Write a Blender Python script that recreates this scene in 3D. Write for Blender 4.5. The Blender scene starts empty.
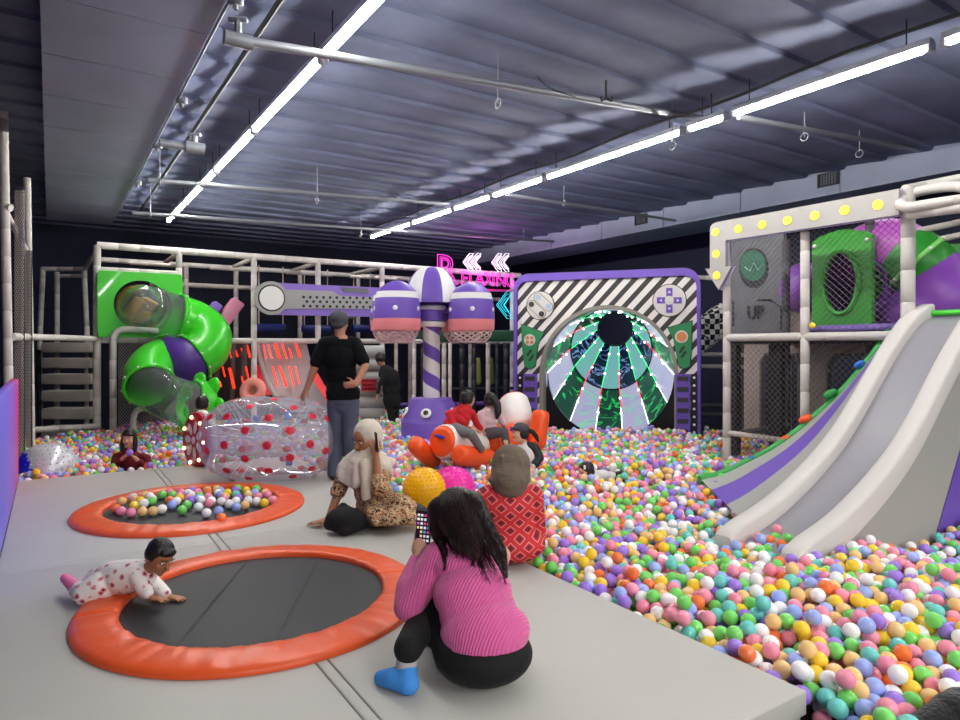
import bpy, bmesh, math, random
import numpy as np
from mathutils import Vector, Matrix, Quaternion, noise

R = math.radians
PI = math.pi
SC = bpy.context.scene
COL = SC.collection
random.seed(7)
np.random.seed(7)

# ------------------------------------------------------------------ camera, world, exposure
F, CX, HY = 660.0, 480.0, 346.0          # focal length in pixels, principal column, horizon row (960x720 frame)
PT = 0.45                                # top of the padded platform above the hall floor
CZ = PT + 1.40                           # eye height
cd = bpy.data.cameras.new('camera')
cd.sensor_fit = 'HORIZONTAL'
cd.sensor_width = 36.0
cd.lens = F / 960.0 * 36.0
cd.shift_y = -(360.0 - HY) / 960.0
cd.clip_start = 0.05
cd.clip_end = 200
cam = bpy.data.objects.new('camera', cd)
COL.objects.link(cam)
cam.location = (0, 0, CZ)
cam.rotation_euler = (R(90), 0, 0)
SC.camera = cam
w = bpy.data.worlds.new('hall_air')
SC.world = w
w.use_nodes = True
w.node_tree.nodes['Background'].inputs[0].default_value = (0.42, 0.44, 0.62, 1)
w.node_tree.nodes['Background'].inputs[1].default_value = 0.03
SC.view_settings.view_transform = 'Standard'
SC.view_settings.look = 'None'
SC.view_settings.gamma = 1.0
SC.view_settings.use_curve_mapping = False
SC.view_settings.exposure = 0.74
TUBE_POWER = 60.0                        # emission strength of the ceiling light tubes
SC.cycles.max_bounces = 10
SC.cycles.transparent_max_bounces = 24
SC.cycles.transmission_bounces = 10
SC.cycles.caustics_reflective = False
SC.cycles.caustics_refractive = False

# ------------------------------------------------------------------ coordinates
# the camera looks along +Y; the hall's own axes are U (to the right and away) and V (down the hall)
_n = math.hypot(430.0 / 660.0, 1.0)
VV = Vector((-430.0 / 660.0 / _n, 1.0 / _n, 0))
UU = Vector((VV.y, -VV.x, 0))
HALL_ROT = math.atan2(UU.y, UU.x)

def H(u, v, z=0.0):
    p = UU * u + VV * v
    return Vector((p.x, p.y, z))

def P(px, py, Y):
    return Vector(((px - CX) / F * Y, Y, CZ + (HY - py) / F * Y))

def G(px, py, z):
    Y = F * (CZ - z) / (py - HY)
    return P(px, py, Y)

def UVof(p):
    return p.x * UU.x + p.y * UU.y, p.x * VV.x + p.y * VV.y

# ------------------------------------------------------------------ materials
def lin(h):
    if isinstance(h, str):
        h = h.lstrip('#')
        c = [int(h[i:i + 2], 16) / 255 for i in (0, 2, 4)]
    else:
        c = list(h)
    return tuple(x / 12.92 if x <= 0.04045 else ((x + 0.055) / 1.055) ** 2.4 for x in c) + (1.0,)

class NT:
    def __init__(s, m):
        s.t = m.node_tree
        s.b = s.t.nodes['Principled BSDF']
    def n(s, kind, **kw):
        x = s.t.nodes.new(kind)
        for k, v in kw.items():
            if k.startswith('i_'):
                k = k[2:]
                x.inputs[int(k) if k.isdigit() else k.replace('_', ' ')].default_value = v
            else:
                setattr(x, k, v)
        return x
    def l(s, a, b):
        s.t.links.new(a, b)
    def ramp(s, fac, stops, mode='LINEAR'):
        r = s.t.nodes.new('ShaderNodeValToRGB')
        r.color_ramp.interpolation = mode
        e = r.color_ramp.elements
        while len(e) < len(stops):
            e.new(0.5)
        for q, (p, c) in zip(e, stops):
            q.position = p
            q.color = lin(c) if not (isinstance(c, tuple) and len(c) == 4) else c
        s.l(fac, r.inputs[0])
        return r.outputs[0]

MATS = {}
def clear_mat(name, tint='#ffffff', haze=0.06, gloss=0.5, rough=0.08, body='#e8eef0'):
    """thin clear plastic film: mostly lets light through, mirrors at grazing angles"""
    m = bpy.data.materials.new(name); m.use_nodes = True
    t = m.node_tree; t.nodes.clear()
    out = t.nodes.new('ShaderNodeOutputMaterial'); tr = t.nodes.new('ShaderNodeBsdfTransparent'); tr.inputs[0].default_value = lin(tint)
    gl = t.nodes.new('ShaderNodeBsdfGlossy'); gl.inputs['Roughness'].default_value = rough
    df = t.nodes.new('ShaderNodeBsdfDiffuse'); df.inputs[0].default_value = lin(body)
    fr = t.nodes.new('ShaderNodeLayerWeight'); fr.inputs[0].default_value = gloss
    mu = t.nodes.new('ShaderNodeMath'); mu.operation = 'MULTIPLY'; mu.inputs[1].default_value = .55
    m1 = t.nodes.new('ShaderNodeMixShader'); m1.inputs[0].default_value = haze
    m2 = t.nodes.new('ShaderNodeMixShader')
    t.links.new(tr.outputs[0], m1.inputs[1]); t.links.new(df.outputs[0], m1.inputs[2])
    t.links.new(fr.outputs['Fresnel'], mu.inputs[0]); t.links.new(mu.outputs[0], m2.inputs[0])
    t.links.new(m1.outputs[0], m2.inputs[1]); t.links.new(gl.outputs[0], m2.inputs[2]); t.links.new(m2.outputs[0], out.inputs[0])
    return m

def mat(name, col='#808080', rough=0.5, metal=0.0, spec=0.5, emit=None, es=0.0, bump=0.0, bscale=40.0, var=0.0, vscale=6.0,
        trans=0.0, ior=1.45, alpha=1.0, sheen=0.0, coat=0.0, sss=0.0, bdist=0.01, bstretch=None):
    if name in MATS:
        return MATS[name]
    m = bpy.data.materials.new(name)
    m.use_nodes = True
    k = NT(m)
    b = k.b
    b.inputs['Base Color'].default_value = lin(col)
    b.inputs['Roughness'].default_value = rough
    b.inputs['Metallic'].default_value = metal
    b.inputs['Specular IOR Level'].default_value = spec
    b.inputs['IOR'].default_value = ior
    b.inputs['Transmission Weight'].default_value = trans
    b.inputs['Alpha'].default_value = alpha
    b.inputs['Sheen Weight'].default_value = sheen
    b.inputs['Coat Weight'].default_value = coat
    if sss:
        b.inputs['Subsurface Weight'].default_value = sss
        b.inputs['Subsurface Radius'].default_value = (0.02, 0.008, 0.005)
    if emit:
        b.inputs['Emission Color'].default_value = lin(emit)
        b.inputs['Emission Strength'].default_value = es
    if bump or var:
        tc = k.n('ShaderNodeTexCoord')
    if bump:
        nz = k.n('ShaderNodeTexNoise', i_Scale=bscale, i_Detail=3.0)
        k.l(tc.outputs['Object'], nz.inputs['Vector'])
        bp = k.n('ShaderNodeBump', i_Strength=bump, i_Distance=bdist)
        if bstretch:
            mpg = k.n('ShaderNodeMapping')
            mpg.inputs['Scale'].default_value = bstretch
            k.l(tc.outputs['Object'], mpg.inputs[0])
            k.l(mpg.outputs[0], nz.inputs['Vector'])
        k.l(nz.outputs[0], bp.inputs['Height'])
        k.l(bp.outputs[0], b.inputs['Normal'])
    if var:
        n2 = k.n('ShaderNodeTexNoise', i_Scale=vscale, i_Detail=4.0)
        k.l(tc.outputs['Object'], n2.inputs['Vector'])
        c = lin(col)
        lo = tuple(x * (1 - var) for x in c[:3]) + (1,)
        hi = tuple(min(1, x * (1 + var)) for x in c[:3]) + (1,)
        k.l(k.ramp(n2.outputs[0], [(0.3, lo), (0.7, hi)]), b.inputs['Base Color'])
    MATS[name] = m
    return m

# ------------------------------------------------------------------ mesh builder
def frame(d):
    d = Vector(d).normalized()
    a = Vector((0, 0, 1)) if abs(d.z) < 0.95 else Vector((1, 0, 0))
    x = d.cross(a).normalized()
    return x, d.cross(x).normalized()

class MB:
    """collects faces, each with a material slot, and links them as one mesh object"""
    def __init__(s):
        s.v, s.f, s.m = [], [], []
        s.cur = 0
        s.M = Matrix.Identity(4)
    def slot(s, i):
        s.cur = i
        return s
    def at(s, M):
        s.M = M
        return s
    def add(s, vs, fs):
        o = len(s.v)
        M = s.M
        s.v += [M @ Vector(p) for p in vs]
        s.f += [[o + i for i in f] for f in fs]
        s.m += [s.cur] * len(fs)
        return s
    def box(s, c, d, bev=0.0, seg=2):
        c = Vector(c)
        hx, hy, hz = d[0] / 2, d[1] / 2, d[2] / 2
        if bev <= 0:
            vs = [c + Vector((x * hx, y * hy, z * hz)) for x in (-1, 1) for y in (-1, 1) for z in (-1, 1)]
            return s.add(vs, [(0, 1, 3, 2), (4, 6, 7, 5), (0, 4, 5, 1), (2, 3, 7, 6), (0, 2, 6, 4), (1, 5, 7, 3)])
        bm = bmesh.new()
        bmesh.ops.create_cube(bm, size=1)
        for v in bm.verts:
            v.co = Vector((v.co.x * 2 * hx, v.co.y * 2 * hy, v.co.z * 2 * hz))
        bmesh.ops.bevel(bm, geom=bm.edges[:], offset=min(bev, hx * .98, hy * .98, hz * .98), segments=seg, affect='EDGES', profile=0.5)
        s.bm(bm, c)
        return s
    def bm(s, bm, c=Vector((0, 0, 0))):
        bm.verts.index_update()
        s.add([c + v.co for v in bm.verts], [[v.index for v in f.verts] for f in bm.faces])
        bm.free()
        return s
    def tube(s, pts, r, n=10, cap=True, closed=False):
        pts = [Vector(p) for p in pts]
        k = len(pts)
        rs = list(r) if hasattr(r, '__len__') else [r] * k
        vs, fs = [], []
        ax = None
        for i in range(k):
            a = pts[(i - 1) % k] if closed else pts[max(i - 1, 0)]
            b = pts[(i + 1) % k] if closed else pts[min(i + 1, k - 1)]
            t = (b - a)
            if t.length < 1e-9:
                t = Vector((0, 0, 1))
            t.normalize()
            if ax is None:
                ax, _ = frame(t)
            ax = (ax - t * ax.dot(t))
            if ax.length < 1e-6:
                ax, _ = frame(t)
            ax.normalize()
            ay = t.cross(ax)
            for j in range(n):
                an = 2 * PI * j / n
                vs.append(pts[i] + (ax * math.cos(an) + ay * math.sin(an)) * rs[i])
        for i in range(k if closed else k - 1):
            i2 = (i + 1) % k
            for j in range(n):
                j2 = (j + 1) % n
                fs.append((i * n + j, i * n + j2, i2 * n + j2, i2 * n + j))
        if cap and not closed:
            fs.append(tuple(reversed(range(n))))
            fs.append(tuple((k - 1) * n + j for j in range(n)))
        return s.add(vs, fs)
    def cyl(s, a, b, r, n=16, r2=None, cap=True):
        return s.tube([a, b], [r, r if r2 is None else r2], n, cap)
    def lathe(s, prof, c=(0, 0, 0), axis=(0, 0, 1), n=24, closed=False):
        """prof: list of (radius, height)"""
        c, ax = Vector(c), Vector(axis).normalized()
        x, y = frame(ax)
        vs, fs = [], []
        for r, h in prof:
            for j in range(n):
                an = 2 * PI * j / n
                vs.append(c + ax * h + (x * math.cos(an) + y * math.sin(an)) * r)
        k = len(prof)
        for i in range(k if closed else k - 1):
            i2 = (i + 1) % k
            for j in range(n):
                j2 = (j + 1) % n
                fs.append((i * n + j, i * n + j2, i2 * n + j2, i2 * n + j))
        if not closed:
            if prof[0][0] > 1e-6:
                fs.append(tuple(range(n)))
            if prof[-1][0] > 1e-6:
                fs.append(tuple(reversed([(k - 1) * n + j for j in range(n)])))
        return s.add(vs, fs)
    def ball(s, c, r, n=16, m=10, rot=None):
        r = r if hasattr(r, '__len__') else (r, r, r)
        c = Vector(c)
        Q = rot if rot is not None else Matrix.Identity(3)
        vs = [Vector((0, 0, r[2]))]
        for i in range(1, m):
            t = PI * i / m
            for j in range(n):
                a = 2 * PI * j / n
                vs.append(Vector((r[0] * math.sin(t) * math.cos(a), r[1] * math.sin(t) * math.sin(a), r[2] * math.cos(t))))
        vs.append(Vector((0, 0, -r[2])))
        fs = [(0, 1 + j, 1 + (j + 1) % n) for j in range(n)]
        for i in range(m - 2):
            a, b = 1 + i * n, 1 + (i + 1) * n
            fs += [(a + j, b + j, b + (j + 1) % n, a + (j + 1) % n) for j in range(n)]
        a, l = 1 + (m - 2) * n, len(vs) - 1
        fs += [(a + (j + 1) % n, a + j, l) for j in range(n)]
        return s.add([c + Q @ v for v in vs], fs)
    def rcone(s, a, b, ra, rb, n=14, m=5):
        """two spheres joined by their common cone"""
        a, b = Vector(a), Vector(b)
        d = (b - a)
        L = d.length
        if L < 1e-6 or L <= abs(ra - rb):
            return s.ball(a if ra > rb else b, max(ra, rb), n, 2 * m)
        d /= L
        th = math.asin(max(-1, min(1, (ra - rb) / L)))
        prof = []
        for i in range(m + 1):
            t = -PI / 2 + (th + PI / 2) * i / m
            prof.append((max(ra * math.cos(t), 0), ra * math.sin(t)))
        for i in range(m + 1):
            t = th + (PI / 2 - th) * i / m
            prof.append((max(rb * math.cos(t), 0), L + rb * math.sin(t)))
        prof[0] = (0.0004, prof[0][1]); prof[-1] = (0.0004, prof[-1][1])
        return s.lathe(prof, a, d, n)
    def chain(s, pts, rs, n=14):
        for i in range(len(pts) - 1):
            s.rcone(pts[i], pts[i + 1], rs[i], rs[i + 1], n)
        return s
    def torus(s, c, R_, r, axis=(0, 0, 1), n=32, m=12, sc=1.0):
        ax = Vector(axis).normalized()
        x, y = frame(ax)
        c = Vector(c)
        return s.tube([c + (x * math.cos(2 * PI * i / n) + y * math.sin(2 * PI * i / n) * sc) * R_ for i in range(n)], r, m, closed=True)
    def prism(s, poly, d, M=None, bev=0.0):
        """2-D outline (x, y) pushed d along +z of M"""
        M = M or Matrix.Identity(4)
        n = len(poly)
        a = sum(poly[i][0] * poly[(i + 1) % n][1] - poly[(i + 1) % n][0] * poly[i][1] for i in range(n))
        if a < 0:
            poly = poly[::-1]
        rings = [(0.0, 0.0), (0.0, d)]
        vs = [M @ Vector((p[0], p[1], 0)) for p in poly] + [M @ Vector((p[0], p[1], d)) for p in poly]
        fs = [tuple(reversed(range(n))), tuple(range(n, 2 * n))] + [(i, (i + 1) % n, n + (i + 1) % n, n + i) for i in range(n)]
        return s.add(vs, fs)
    def plate(s, outer, hole, d, M=None):
        """outline with one hole (same point count in both), thickness d along +z of M"""
        M = M or Matrix.Identity(4)
        n = len(outer)
        vs = [M @ Vector((p[0], p[1], z)) for z in (0, d) for ring in (outer, hole) for p in ring]
        fs = []
        for i in range(n):
            j = (i + 1) % n
            fs += [(i, n + i, n + j, j), (2 * n + i, 2 * n + j, 3 * n + j, 3 * n + i), (i, j, 2 * n + j, 2 * n + i), (n + i, 3 * n + i, 3 * n + j, n + j)]
        return s.add(vs, fs)
    def grid(s, rows):
        """rows of points -> quads"""
        n = len(rows[0])
        vs = [p for r in rows for p in r]
        fs = [(i * n + j, i * n + j + 1, (i + 1) * n + j + 1, (i + 1) * n + j) for i in range(len(rows) - 1) for j in range(n - 1)]
        return s.add(vs, fs)
    def build(s, name, mats, parent=None, smooth=True, ang=40, fix=True):
        me = bpy.data.meshes.new(name)
        org = Vector((0, 0, 0)) if parent is None else parent['_o']
        org = Vector(org)
        me.from_pydata([tuple(v - org) for v in s.v], [], s.f)
        mats = mats if isinstance(mats, (list, tuple)) else [mats]
        for m in mats:
            me.materials.append(m)
        if len(mats) > 1:
            me.polygons.foreach_set('material_index', s.m)
        if fix:
            bm = bmesh.new()
            bm.from_mesh(me)
            bmesh.ops.recalc_face_normals(bm, faces=bm.faces[:])
            bm.to_mesh(me)
            bm.free()
        if smooth:
            me.polygons.foreach_set('use_smooth', [True] * len(me.polygons))
            me.set_sharp_from_angle(angle=R(ang))
        me.update()
        o = bpy.data.objects.new(name, me)
        COL.objects.link(o)
        if parent is not None:
            o.parent = parent
            o['_o'] = list(org)
        else:
            o['_o'] = [0.0, 0.0, 0.0]
        return o

def tag(o, label, cat, group=None, kind=None):
    if label:
        o['label'] = label
    if cat:
        o['category'] = cat
    if group:
        o['group'] = group
    if kind:
        o['kind'] = kind
    return o

def thing(name, label, cat, loc=(0, 0, 0), group=None):
    """an Empty at a thing's base; the meshes of its parts are given in hall coordinates and stored relative to it"""
    o = bpy.data.objects.new(name, None)
    o.empty_display_size = 0.1
    COL.objects.link(o)
    o.location = loc
    o['_o'] = list(loc)
    return tag(o, label, cat, group)

def single(mb, name, mats, label, cat, group=None, base=None, **kw):
    """a thing that is one mesh, its origin at its own base"""
    o = mb.build(name, mats, None, **kw)
    xs = [v.co for v in o.data.vertices]
    if base is None:
        base = Vector(((min(c.x for c in xs) + max(c.x for c in xs)) / 2, (min(c.y for c in xs) + max(c.y for c in xs)) / 2, min(c.z for c in xs)))
    o.data.transform(Matrix.Translation(-Vector(base)))
    o.location = base
    o['_o'] = list(base)
    return tag(o, label, cat, group)

def struct(mb, name, mats, label=None, cat=None, parent=None, **kw):
    o = mb.build(name, mats, parent, **kw)
    if parent is None:
        o['kind'] = 'structure'
        tag(o, label, cat)
    return o

def frame_mat(o, x, y):
    """matrix with given origin and x, y axes; z is their cross product"""
    x, y = Vector(x).normalized(), Vector(y).normalized()
    z = x.cross(y).normalized()
    M = Matrix.Identity(4)
    for i in range(3):
        M[i][0], M[i][1], M[i][2], M[i][3] = x[i], y[i], z[i], o[i]
    return M

def text_mesh(body, size, depth, M, name, m, parent, bold=0.0, sx=1.0, align='CENTER', outline=False):
    c = bpy.data.curves.new(name, 'FONT')
    c.body = body
    c.size = size
    c.extrude = depth
    c.offset = bold
    c.align_x = align
    c.align_y = 'CENTER'
    c.resolution_u = 3
    t = bpy.data.objects.new(name, c)
    COL.objects.link(t)
    dg = bpy.context.evaluated_depsgraph_get()
    me = bpy.data.meshes.new_from_object(t.evaluated_get(dg))
    bpy.data.objects.remove(t)
    bpy.data.curves.remove(c)
    mb = MB()
    S = Matrix.Diagonal((sx, 1, 1, 1))
    mb.at(M @ S).add([v.co.copy() for v in me.vertices], [list(p.vertices) for p in me.polygons])
    bpy.data.meshes.remove(me)
    return mb.build(name, m, parent, smooth=False)

BAKE = []
def skinned(mb, name, m, parent, voxel=0.01, it=6, fac=0.5):
    """overlapping closed solids melted into one continuous surface"""
    o = mb.build(name, m, parent, smooth=True, ang=180, fix=False)
    r = o.modifiers.new('r', 'REMESH')
    r.mode = 'VOXEL'
    r.voxel_size = voxel
    r.use_smooth_shade = True
    if it:
        q = o.modifiers.new('s', 'SMOOTH')
        q.factor = fac
        q.iterations = it
    BAKE.append(o)
    return o

def bake_all():
    dg = bpy.context.evaluated_depsgraph_get()
    new = []
    for o in BAKE:
        me = bpy.data.meshes.new_from_object(o.evaluated_get(dg))
        new.append((o, me))
    for o, me in new:
        old = o.data
        o.modifiers.clear()
        me.name = old.name
        o.data = me
        me.polygons.foreach_set('use_smooth', [True] * len(me.polygons))
    BAKE.clear()
# ------------------------------------------------------------------ hall shell
ZC = CZ + 2.75                      # ceiling
M_ceil = mat('ceiling_panel', '#737a94', 0.75, spec=0.3, bump=0.25, bscale=5, var=0.22, vscale=1.3)
M_wall = mat('dark_wall', '#262b42', 0.8, var=0.15, vscale=0.8)
M_floor = mat('hall_floor', '#3a3a40', 0.6)
M_soffit = mat('soffit_board', '#a3abc2', 0.6, bump=0.1, bscale=3, var=0.12, vscale=1.0)
M_steel = mat('galvanised_pipe', '#8d9097', 0.4, metal=0.3, spec=0.6)
M_dark = mat('dark_metal', '#24262c', 0.5)

U0, U1, V0, V1 = -2.6, 13.0, -12.0, 17.5
def hq(u0, u1, v0, v1, z):
    return [H(u0, v0, z), H(u1, v0, z), H(u1, v1, z), H(u0, v1, z)]
b = MB(); b.add(hq(U0, U1, V0, V1, 0), [(0, 1, 2, 3)])
struct(b, 'floor', M_floor, 'dark hall floor under the play area', 'floor', fix=False)
# ceiling: folded metal panels, 0.6 m wide, each sagging a little between its joints
b = MB(); rows = []
us = [U0 + (U1 - U0) * i / 26 for i in range(27)]
v = V0
while v < V1:
    for f, dz in ((0, 0.0), (0.03, -0.04), (0.10, -0.05), (0.5, -0.025), (0.88, -0.006), (0.97, 0.0)):
        vv = v + 0.6 * f
        rows.append([H(u, vv, ZC + dz + 0.012 * noise.noise(Vector((u * 0.9, vv * 0.5, 3)))) for u in us])
    v += 0.6
b.grid(rows)
struct(b, 'ceiling', M_ceil, 'dark grey ribbed metal ceiling', 'ceiling', ang=25, fix=False)
for nm, q in (('wall_left', (H(U0, V0), H(U0, V1))), ('wall_back', (H(U0, V1), H(U1, V1))), ('wall_right', (H(U1, V1), H(U1, V0))), ('wall_front', (H(U1, V0), H(U0, V0)))):
    a, c = q
    b = MB(); b.add([a, c, c + Vector((0, 0, ZC)), a + Vector((0, 0, ZC))], [(0, 1, 2, 3)])
    struct(b, nm, M_wall, 'dark navy %s wall of the hall' % nm.split('_')[1], 'wall', fix=False)
# boxed soffits that run down the hall
def hbox(b, u0, u1, v0, v1, z0, z1):
    vs = [H(u, v, z) for u in (u0, u1) for v in (v0, v1) for z in (z0, z1)]
    return b.add(vs, [(0, 1, 3, 2), (4, 6, 7, 5), (0, 4, 5, 1), (2, 3, 7, 6), (0, 2, 6, 4), (1, 5, 7, 3)])
b = MB()
for i in range(25):
    v = V0 + 1.1 * i
    hbox(b, -0.06, 1.06, v, v + 1.085, CZ + 2.48, ZC)
hbox(b, -0.04, 1.04, V0, V0 + 27.4, CZ + 2.486, ZC)
so = struct(b, 'trim_1', M_soffit, 'grey boarded soffit hung below the ceiling, left of the light line', 'soffit')
b = MB()
for i in range(16):
    v = V0 + 1.75 * i
    hbox(b, 10.2, 11.4, v, v + 1.73, CZ + 2.36, ZC)
hbox(b, 10.22, 11.38, V0, V0 + 27.9, CZ + 2.37, ZC)
struct(b, 'trim_2', M_soffit, 'long grey air duct under the ceiling, over the slide tower', 'duct')
def vent(v, L, k):
    t = thing('vent_grille', 'vent grille in the ceiling duct, %s' % k, 'vent', H(10.19, v, CZ + 2.50), 'vents in the ceiling duct')
    b = MB()
    hbox(b, 10.175, 10.2, v, v + L, CZ + 2.50, CZ + 2.52); hbox(b, 10.175, 10.2, v, v + L, CZ + 2.69, CZ + 2.71)
    hbox(b, 10.175, 10.2, v, v + .03, CZ + 2.52, CZ + 2.69); hbox(b, 10.175, 10.2, v + L - .03, v + L, CZ + 2.52, CZ + 2.69)
    b.build('frame', M_dark, t)
    b = MB()
    for i in range(7):
        hbox(b, 10.18, 10.195, v + .03, v + L - .03, CZ + 2.53 + .023 * i, CZ + 2.54 + .023 * i)
    for i in range(1, 8):
        hbox(b, 10.183, 10.192, v + L * i / 8, v + L * i / 8 + .012, CZ + 2.52, CZ + 2.69)
    b.build('slats', M_dark, t)
vent(5.5, 0.34, 'above the yellow dots of the arrow sign')
vent(9.4, 0.34, 'the far one near the tunnel arch')

# pipes under the ceiling
def pipe(label, pts, r, m=M_steel, n=8):
    b = MB(); b.tube(pts, r, n)
    return single(b, 'pipe', m, label, 'pipe')
def hanger(t, u, v, z):
    b = MB()
    b.cyl(H(u, v, z), H(u, v, ZC), .008, 6)
    b.torus(H(u, v, z), .045, .008, UU, 14, 6)
    b.build('hanger', M_steel, t)
def pipe_thing(label, a, c, r, hang, valve=None):
    t = thing('sprinkler_pipe', label, 'pipe', H(*a))
    b = MB(); b.tube([H(*a), H(*c)], r, 10); b.build('tube', M_steel, t)
    for s in hang:
        hanger(t, a[0] + (c[0] - a[0]) * s, a[1] + (c[1] - a[1]) * s, a[2])
    if valve is not None:
        p = H(*a)
        b = MB()
        b.cyl(p - UU * .04, p + UU * .16, r * 1.55, 12)
        b.cyl(p + UU * .06, p + UU * .06 + Vector((0, 0, .14)), .03, 8)
        b.box(p + UU * .06 + Vector((0, 0, .15)), (.14, .05, .04), .012)
        b.build('valve', M_steel, t)
pipe_thing('long steel pipe crossing the ceiling nearest, a valve on its left end', (1.1, 5.04, CZ + 2.25), (6.4, 5.04, CZ + 2.66), .035, (.45, .9), 1)
pipe_thing('short steel stub pipe with a valve beside the soffit', (1.3, 7.95, CZ + 2.22), (1.0, 7.95, CZ + 2.22), .045, (), 1)
pipe_thing('steel pipe crossing the ceiling under the left light line', (1.09, 9.73, CZ + 2.2), (5.7, 9.73, CZ + 2.42), .03, (.03, .5))
pipe_thing('far steel pipe crossing the ceiling at the end of the left lights', (1.14, 12.27, CZ + 2.2), (10.1, 12.27, CZ + 2.5), .03, (.03, .45, .9))
pipe_thing('steel pipe running right from the joint of the right light line', (6.1, 4.35, CZ + 2.42), (10.15, 4.35, CZ + 2.72), .03, (.3, .6))
pipe_thing('pale steel pipe right of the far right lights', (6.1, 8.6, CZ + 2.42), (10.1, 8.6, CZ + 2.42), .025, (.3,))
t = thing('conduit', 'thin pale conduit along the edge of the boarded soffit', 'conduit', H(1.08, 1, CZ + 2.48))
b = MB(); b.tube([H(1.08, -1, CZ + 2.48), H(1.08, 14, CZ + 2.48)], .012, 8); b.build('tube', M_steel, t)
for v in (4.9, 7.2, 9.0, 11.2):
    b = MB(); b.box(H(1.11, v, CZ + 2.47), (.11, .06, .07), .015); b.cyl(H(1.11, v, CZ + 2.4), H(1.11, v, CZ + 2.48), .02, 8); b.build('clamp', M_steel, t)
pipe('dark cable channel on the ceiling left of the light line', [H(1.48, -1, ZC - .10), H(1.48, 14.5, ZC - .10)], .025, M_dark)
pipe('black cable running beside the right light line', [H(5.72, 0 + .5 * i, CZ + 2.5 + .02 * math.sin(i * 1.3)) for i in range(29)], .018, M_dark)
pipe('drooping black wire under the ceiling between the light lines', [P(537, 76, 6.1), P(545, 85, 6.1), P(556, 91, 6.15), P(566, 94, 6.2), P(576, 97, 6.2)], .005, M_dark, 6)
b = MB(); q = P(606, 98, 6.1); b.tube([q + Vector((0, 0, .16)), q, q + Vector((-.04, 0, -.03)), q + Vector((-.05, 0, 0.01))], .012, 6); b.tube([q, q + Vector((.05, 0, -.03)), q + Vector((.06, 0, .01))], .012, 6)
single(b, 'ceiling_hook', M_dark, 'dark double hook hanging from the ceiling between the light lines', 'hook')

# ------------------------------------------------------------------ light lines
M_tube = mat('lit_tube', '#ffffff', 0.4, emit='#fffdf6', es=TUBE_POWER)
M_house = mat('light_housing', '#b9bcc6', 0.5)
def light_fixture(u, v0, v1, label, group):
    z = CZ + 2.4
    t = thing('light_tube', label, 'light', H(u, (v0 + v1) / 2, z), group)
    b = MB(); hbox(b, u - .045, u + .045, v0 + .01, v1 - .01, z + .035, z + .085); b.build('housing', M_house, t)
    b = MB(); b.tube([H(u, v0 + .05, z + .012), H(u, v1 - .05, z + .012)], .026, 10); b.build('tube', M_tube, t, fix=False)
    for q in (v0 + .025, v1 - .025):
        b = MB(); b.box(H(u, q, z + .012), (.06, .06, .07), .008); b.build('end_cap', M_house, t)
    for q in (v0 + .2, v1 - .2):
        b = MB(); b.cyl(H(u, q, z + .085), H(u, q, ZC - .03), .006, 6); b.build('hanger', M_dark, t)
def v_at(u, py):
    Y = 2.4 * F / (HY - py)
    X = (u - Y * UU.y) / UU.x
    return X * VV.x + Y * VV.y
GL, GR = 'tubes of the left light line', 'tubes of the right light line'
lv = [v_at(1.92, y) for y in (1, 60, 132, 172, 186, 204, 222)]
ln = ['nearest long tube of the left light line, running out at the top edge', 'long tube of the left light line, second from the top edge', 'tube of the left light line, third from the top edge',
      'short tube in the middle of the left light line', 'tube of the left light line, second from its far end', 'tube at the far end of the left light line']
lv[0] = lv[1] - 2.2
for i in range(len(lv) - 1):
    light_fixture(1.92, lv[i] + .02, lv[i + 1] - .02, ln[i], GL)
rv = [v_at(5.97, y) for y in (30, 47, 117, 132, 179, 197, 210, 224, 238)]
rn = ['nearest tube of the right light line, running out at the right edge', 'long tube of the right light line over the arrow sign', 'short tube of the right light line, beside the crossing pipe', 'longest tube in the middle of the right light line',
      'tube of the right light line, fourth from its far end', 'tube of the right light line, third from its far end', 'tube of the right light line, second from its far end', 'tube at the far end of the right light line']
rv[0] = rv[1] - 2.2
for i in range(len(rv) - 1):
    light_fixture(5.97, rv[i] + .03, rv[i + 1] - .03, rn[i], GR)
# the two lines go on over the camera and the next line hangs to the right; unseen rows behind the camera are added as fill
for u, v0, v1, pw in ((1.92, -2.0, lv[0] - .1, 1.2), (5.97, -2.0, rv[0] - .1, 1), (9.2, -2.0, 5.0, 1), (1.92, -11.0, -2.0, 8), (5.97, -11.0, -2.0, 8), (-1.6, -11.0, -2.5, 9), (9.6, -11.0, -2.0, 8)):
    ld = bpy.data.lights.new('unseen_light_row', 'AREA')
    ld.shape = 'RECTANGLE'; ld.size = .06; ld.size_y = v1 - v0
    ld.energy = pw * (v1 - v0) * TUBE_POWER / 16
    ld.color = (1.0, 0.985, 0.96)
    o = bpy.data.objects.new('unseen_light_row', ld); COL.objects.link(o)
    o.location = H(u, (v0 + v1) / 2, CZ + 2.4)
    o.rotation_euler = (0, 0, HALL_ROT)

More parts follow.
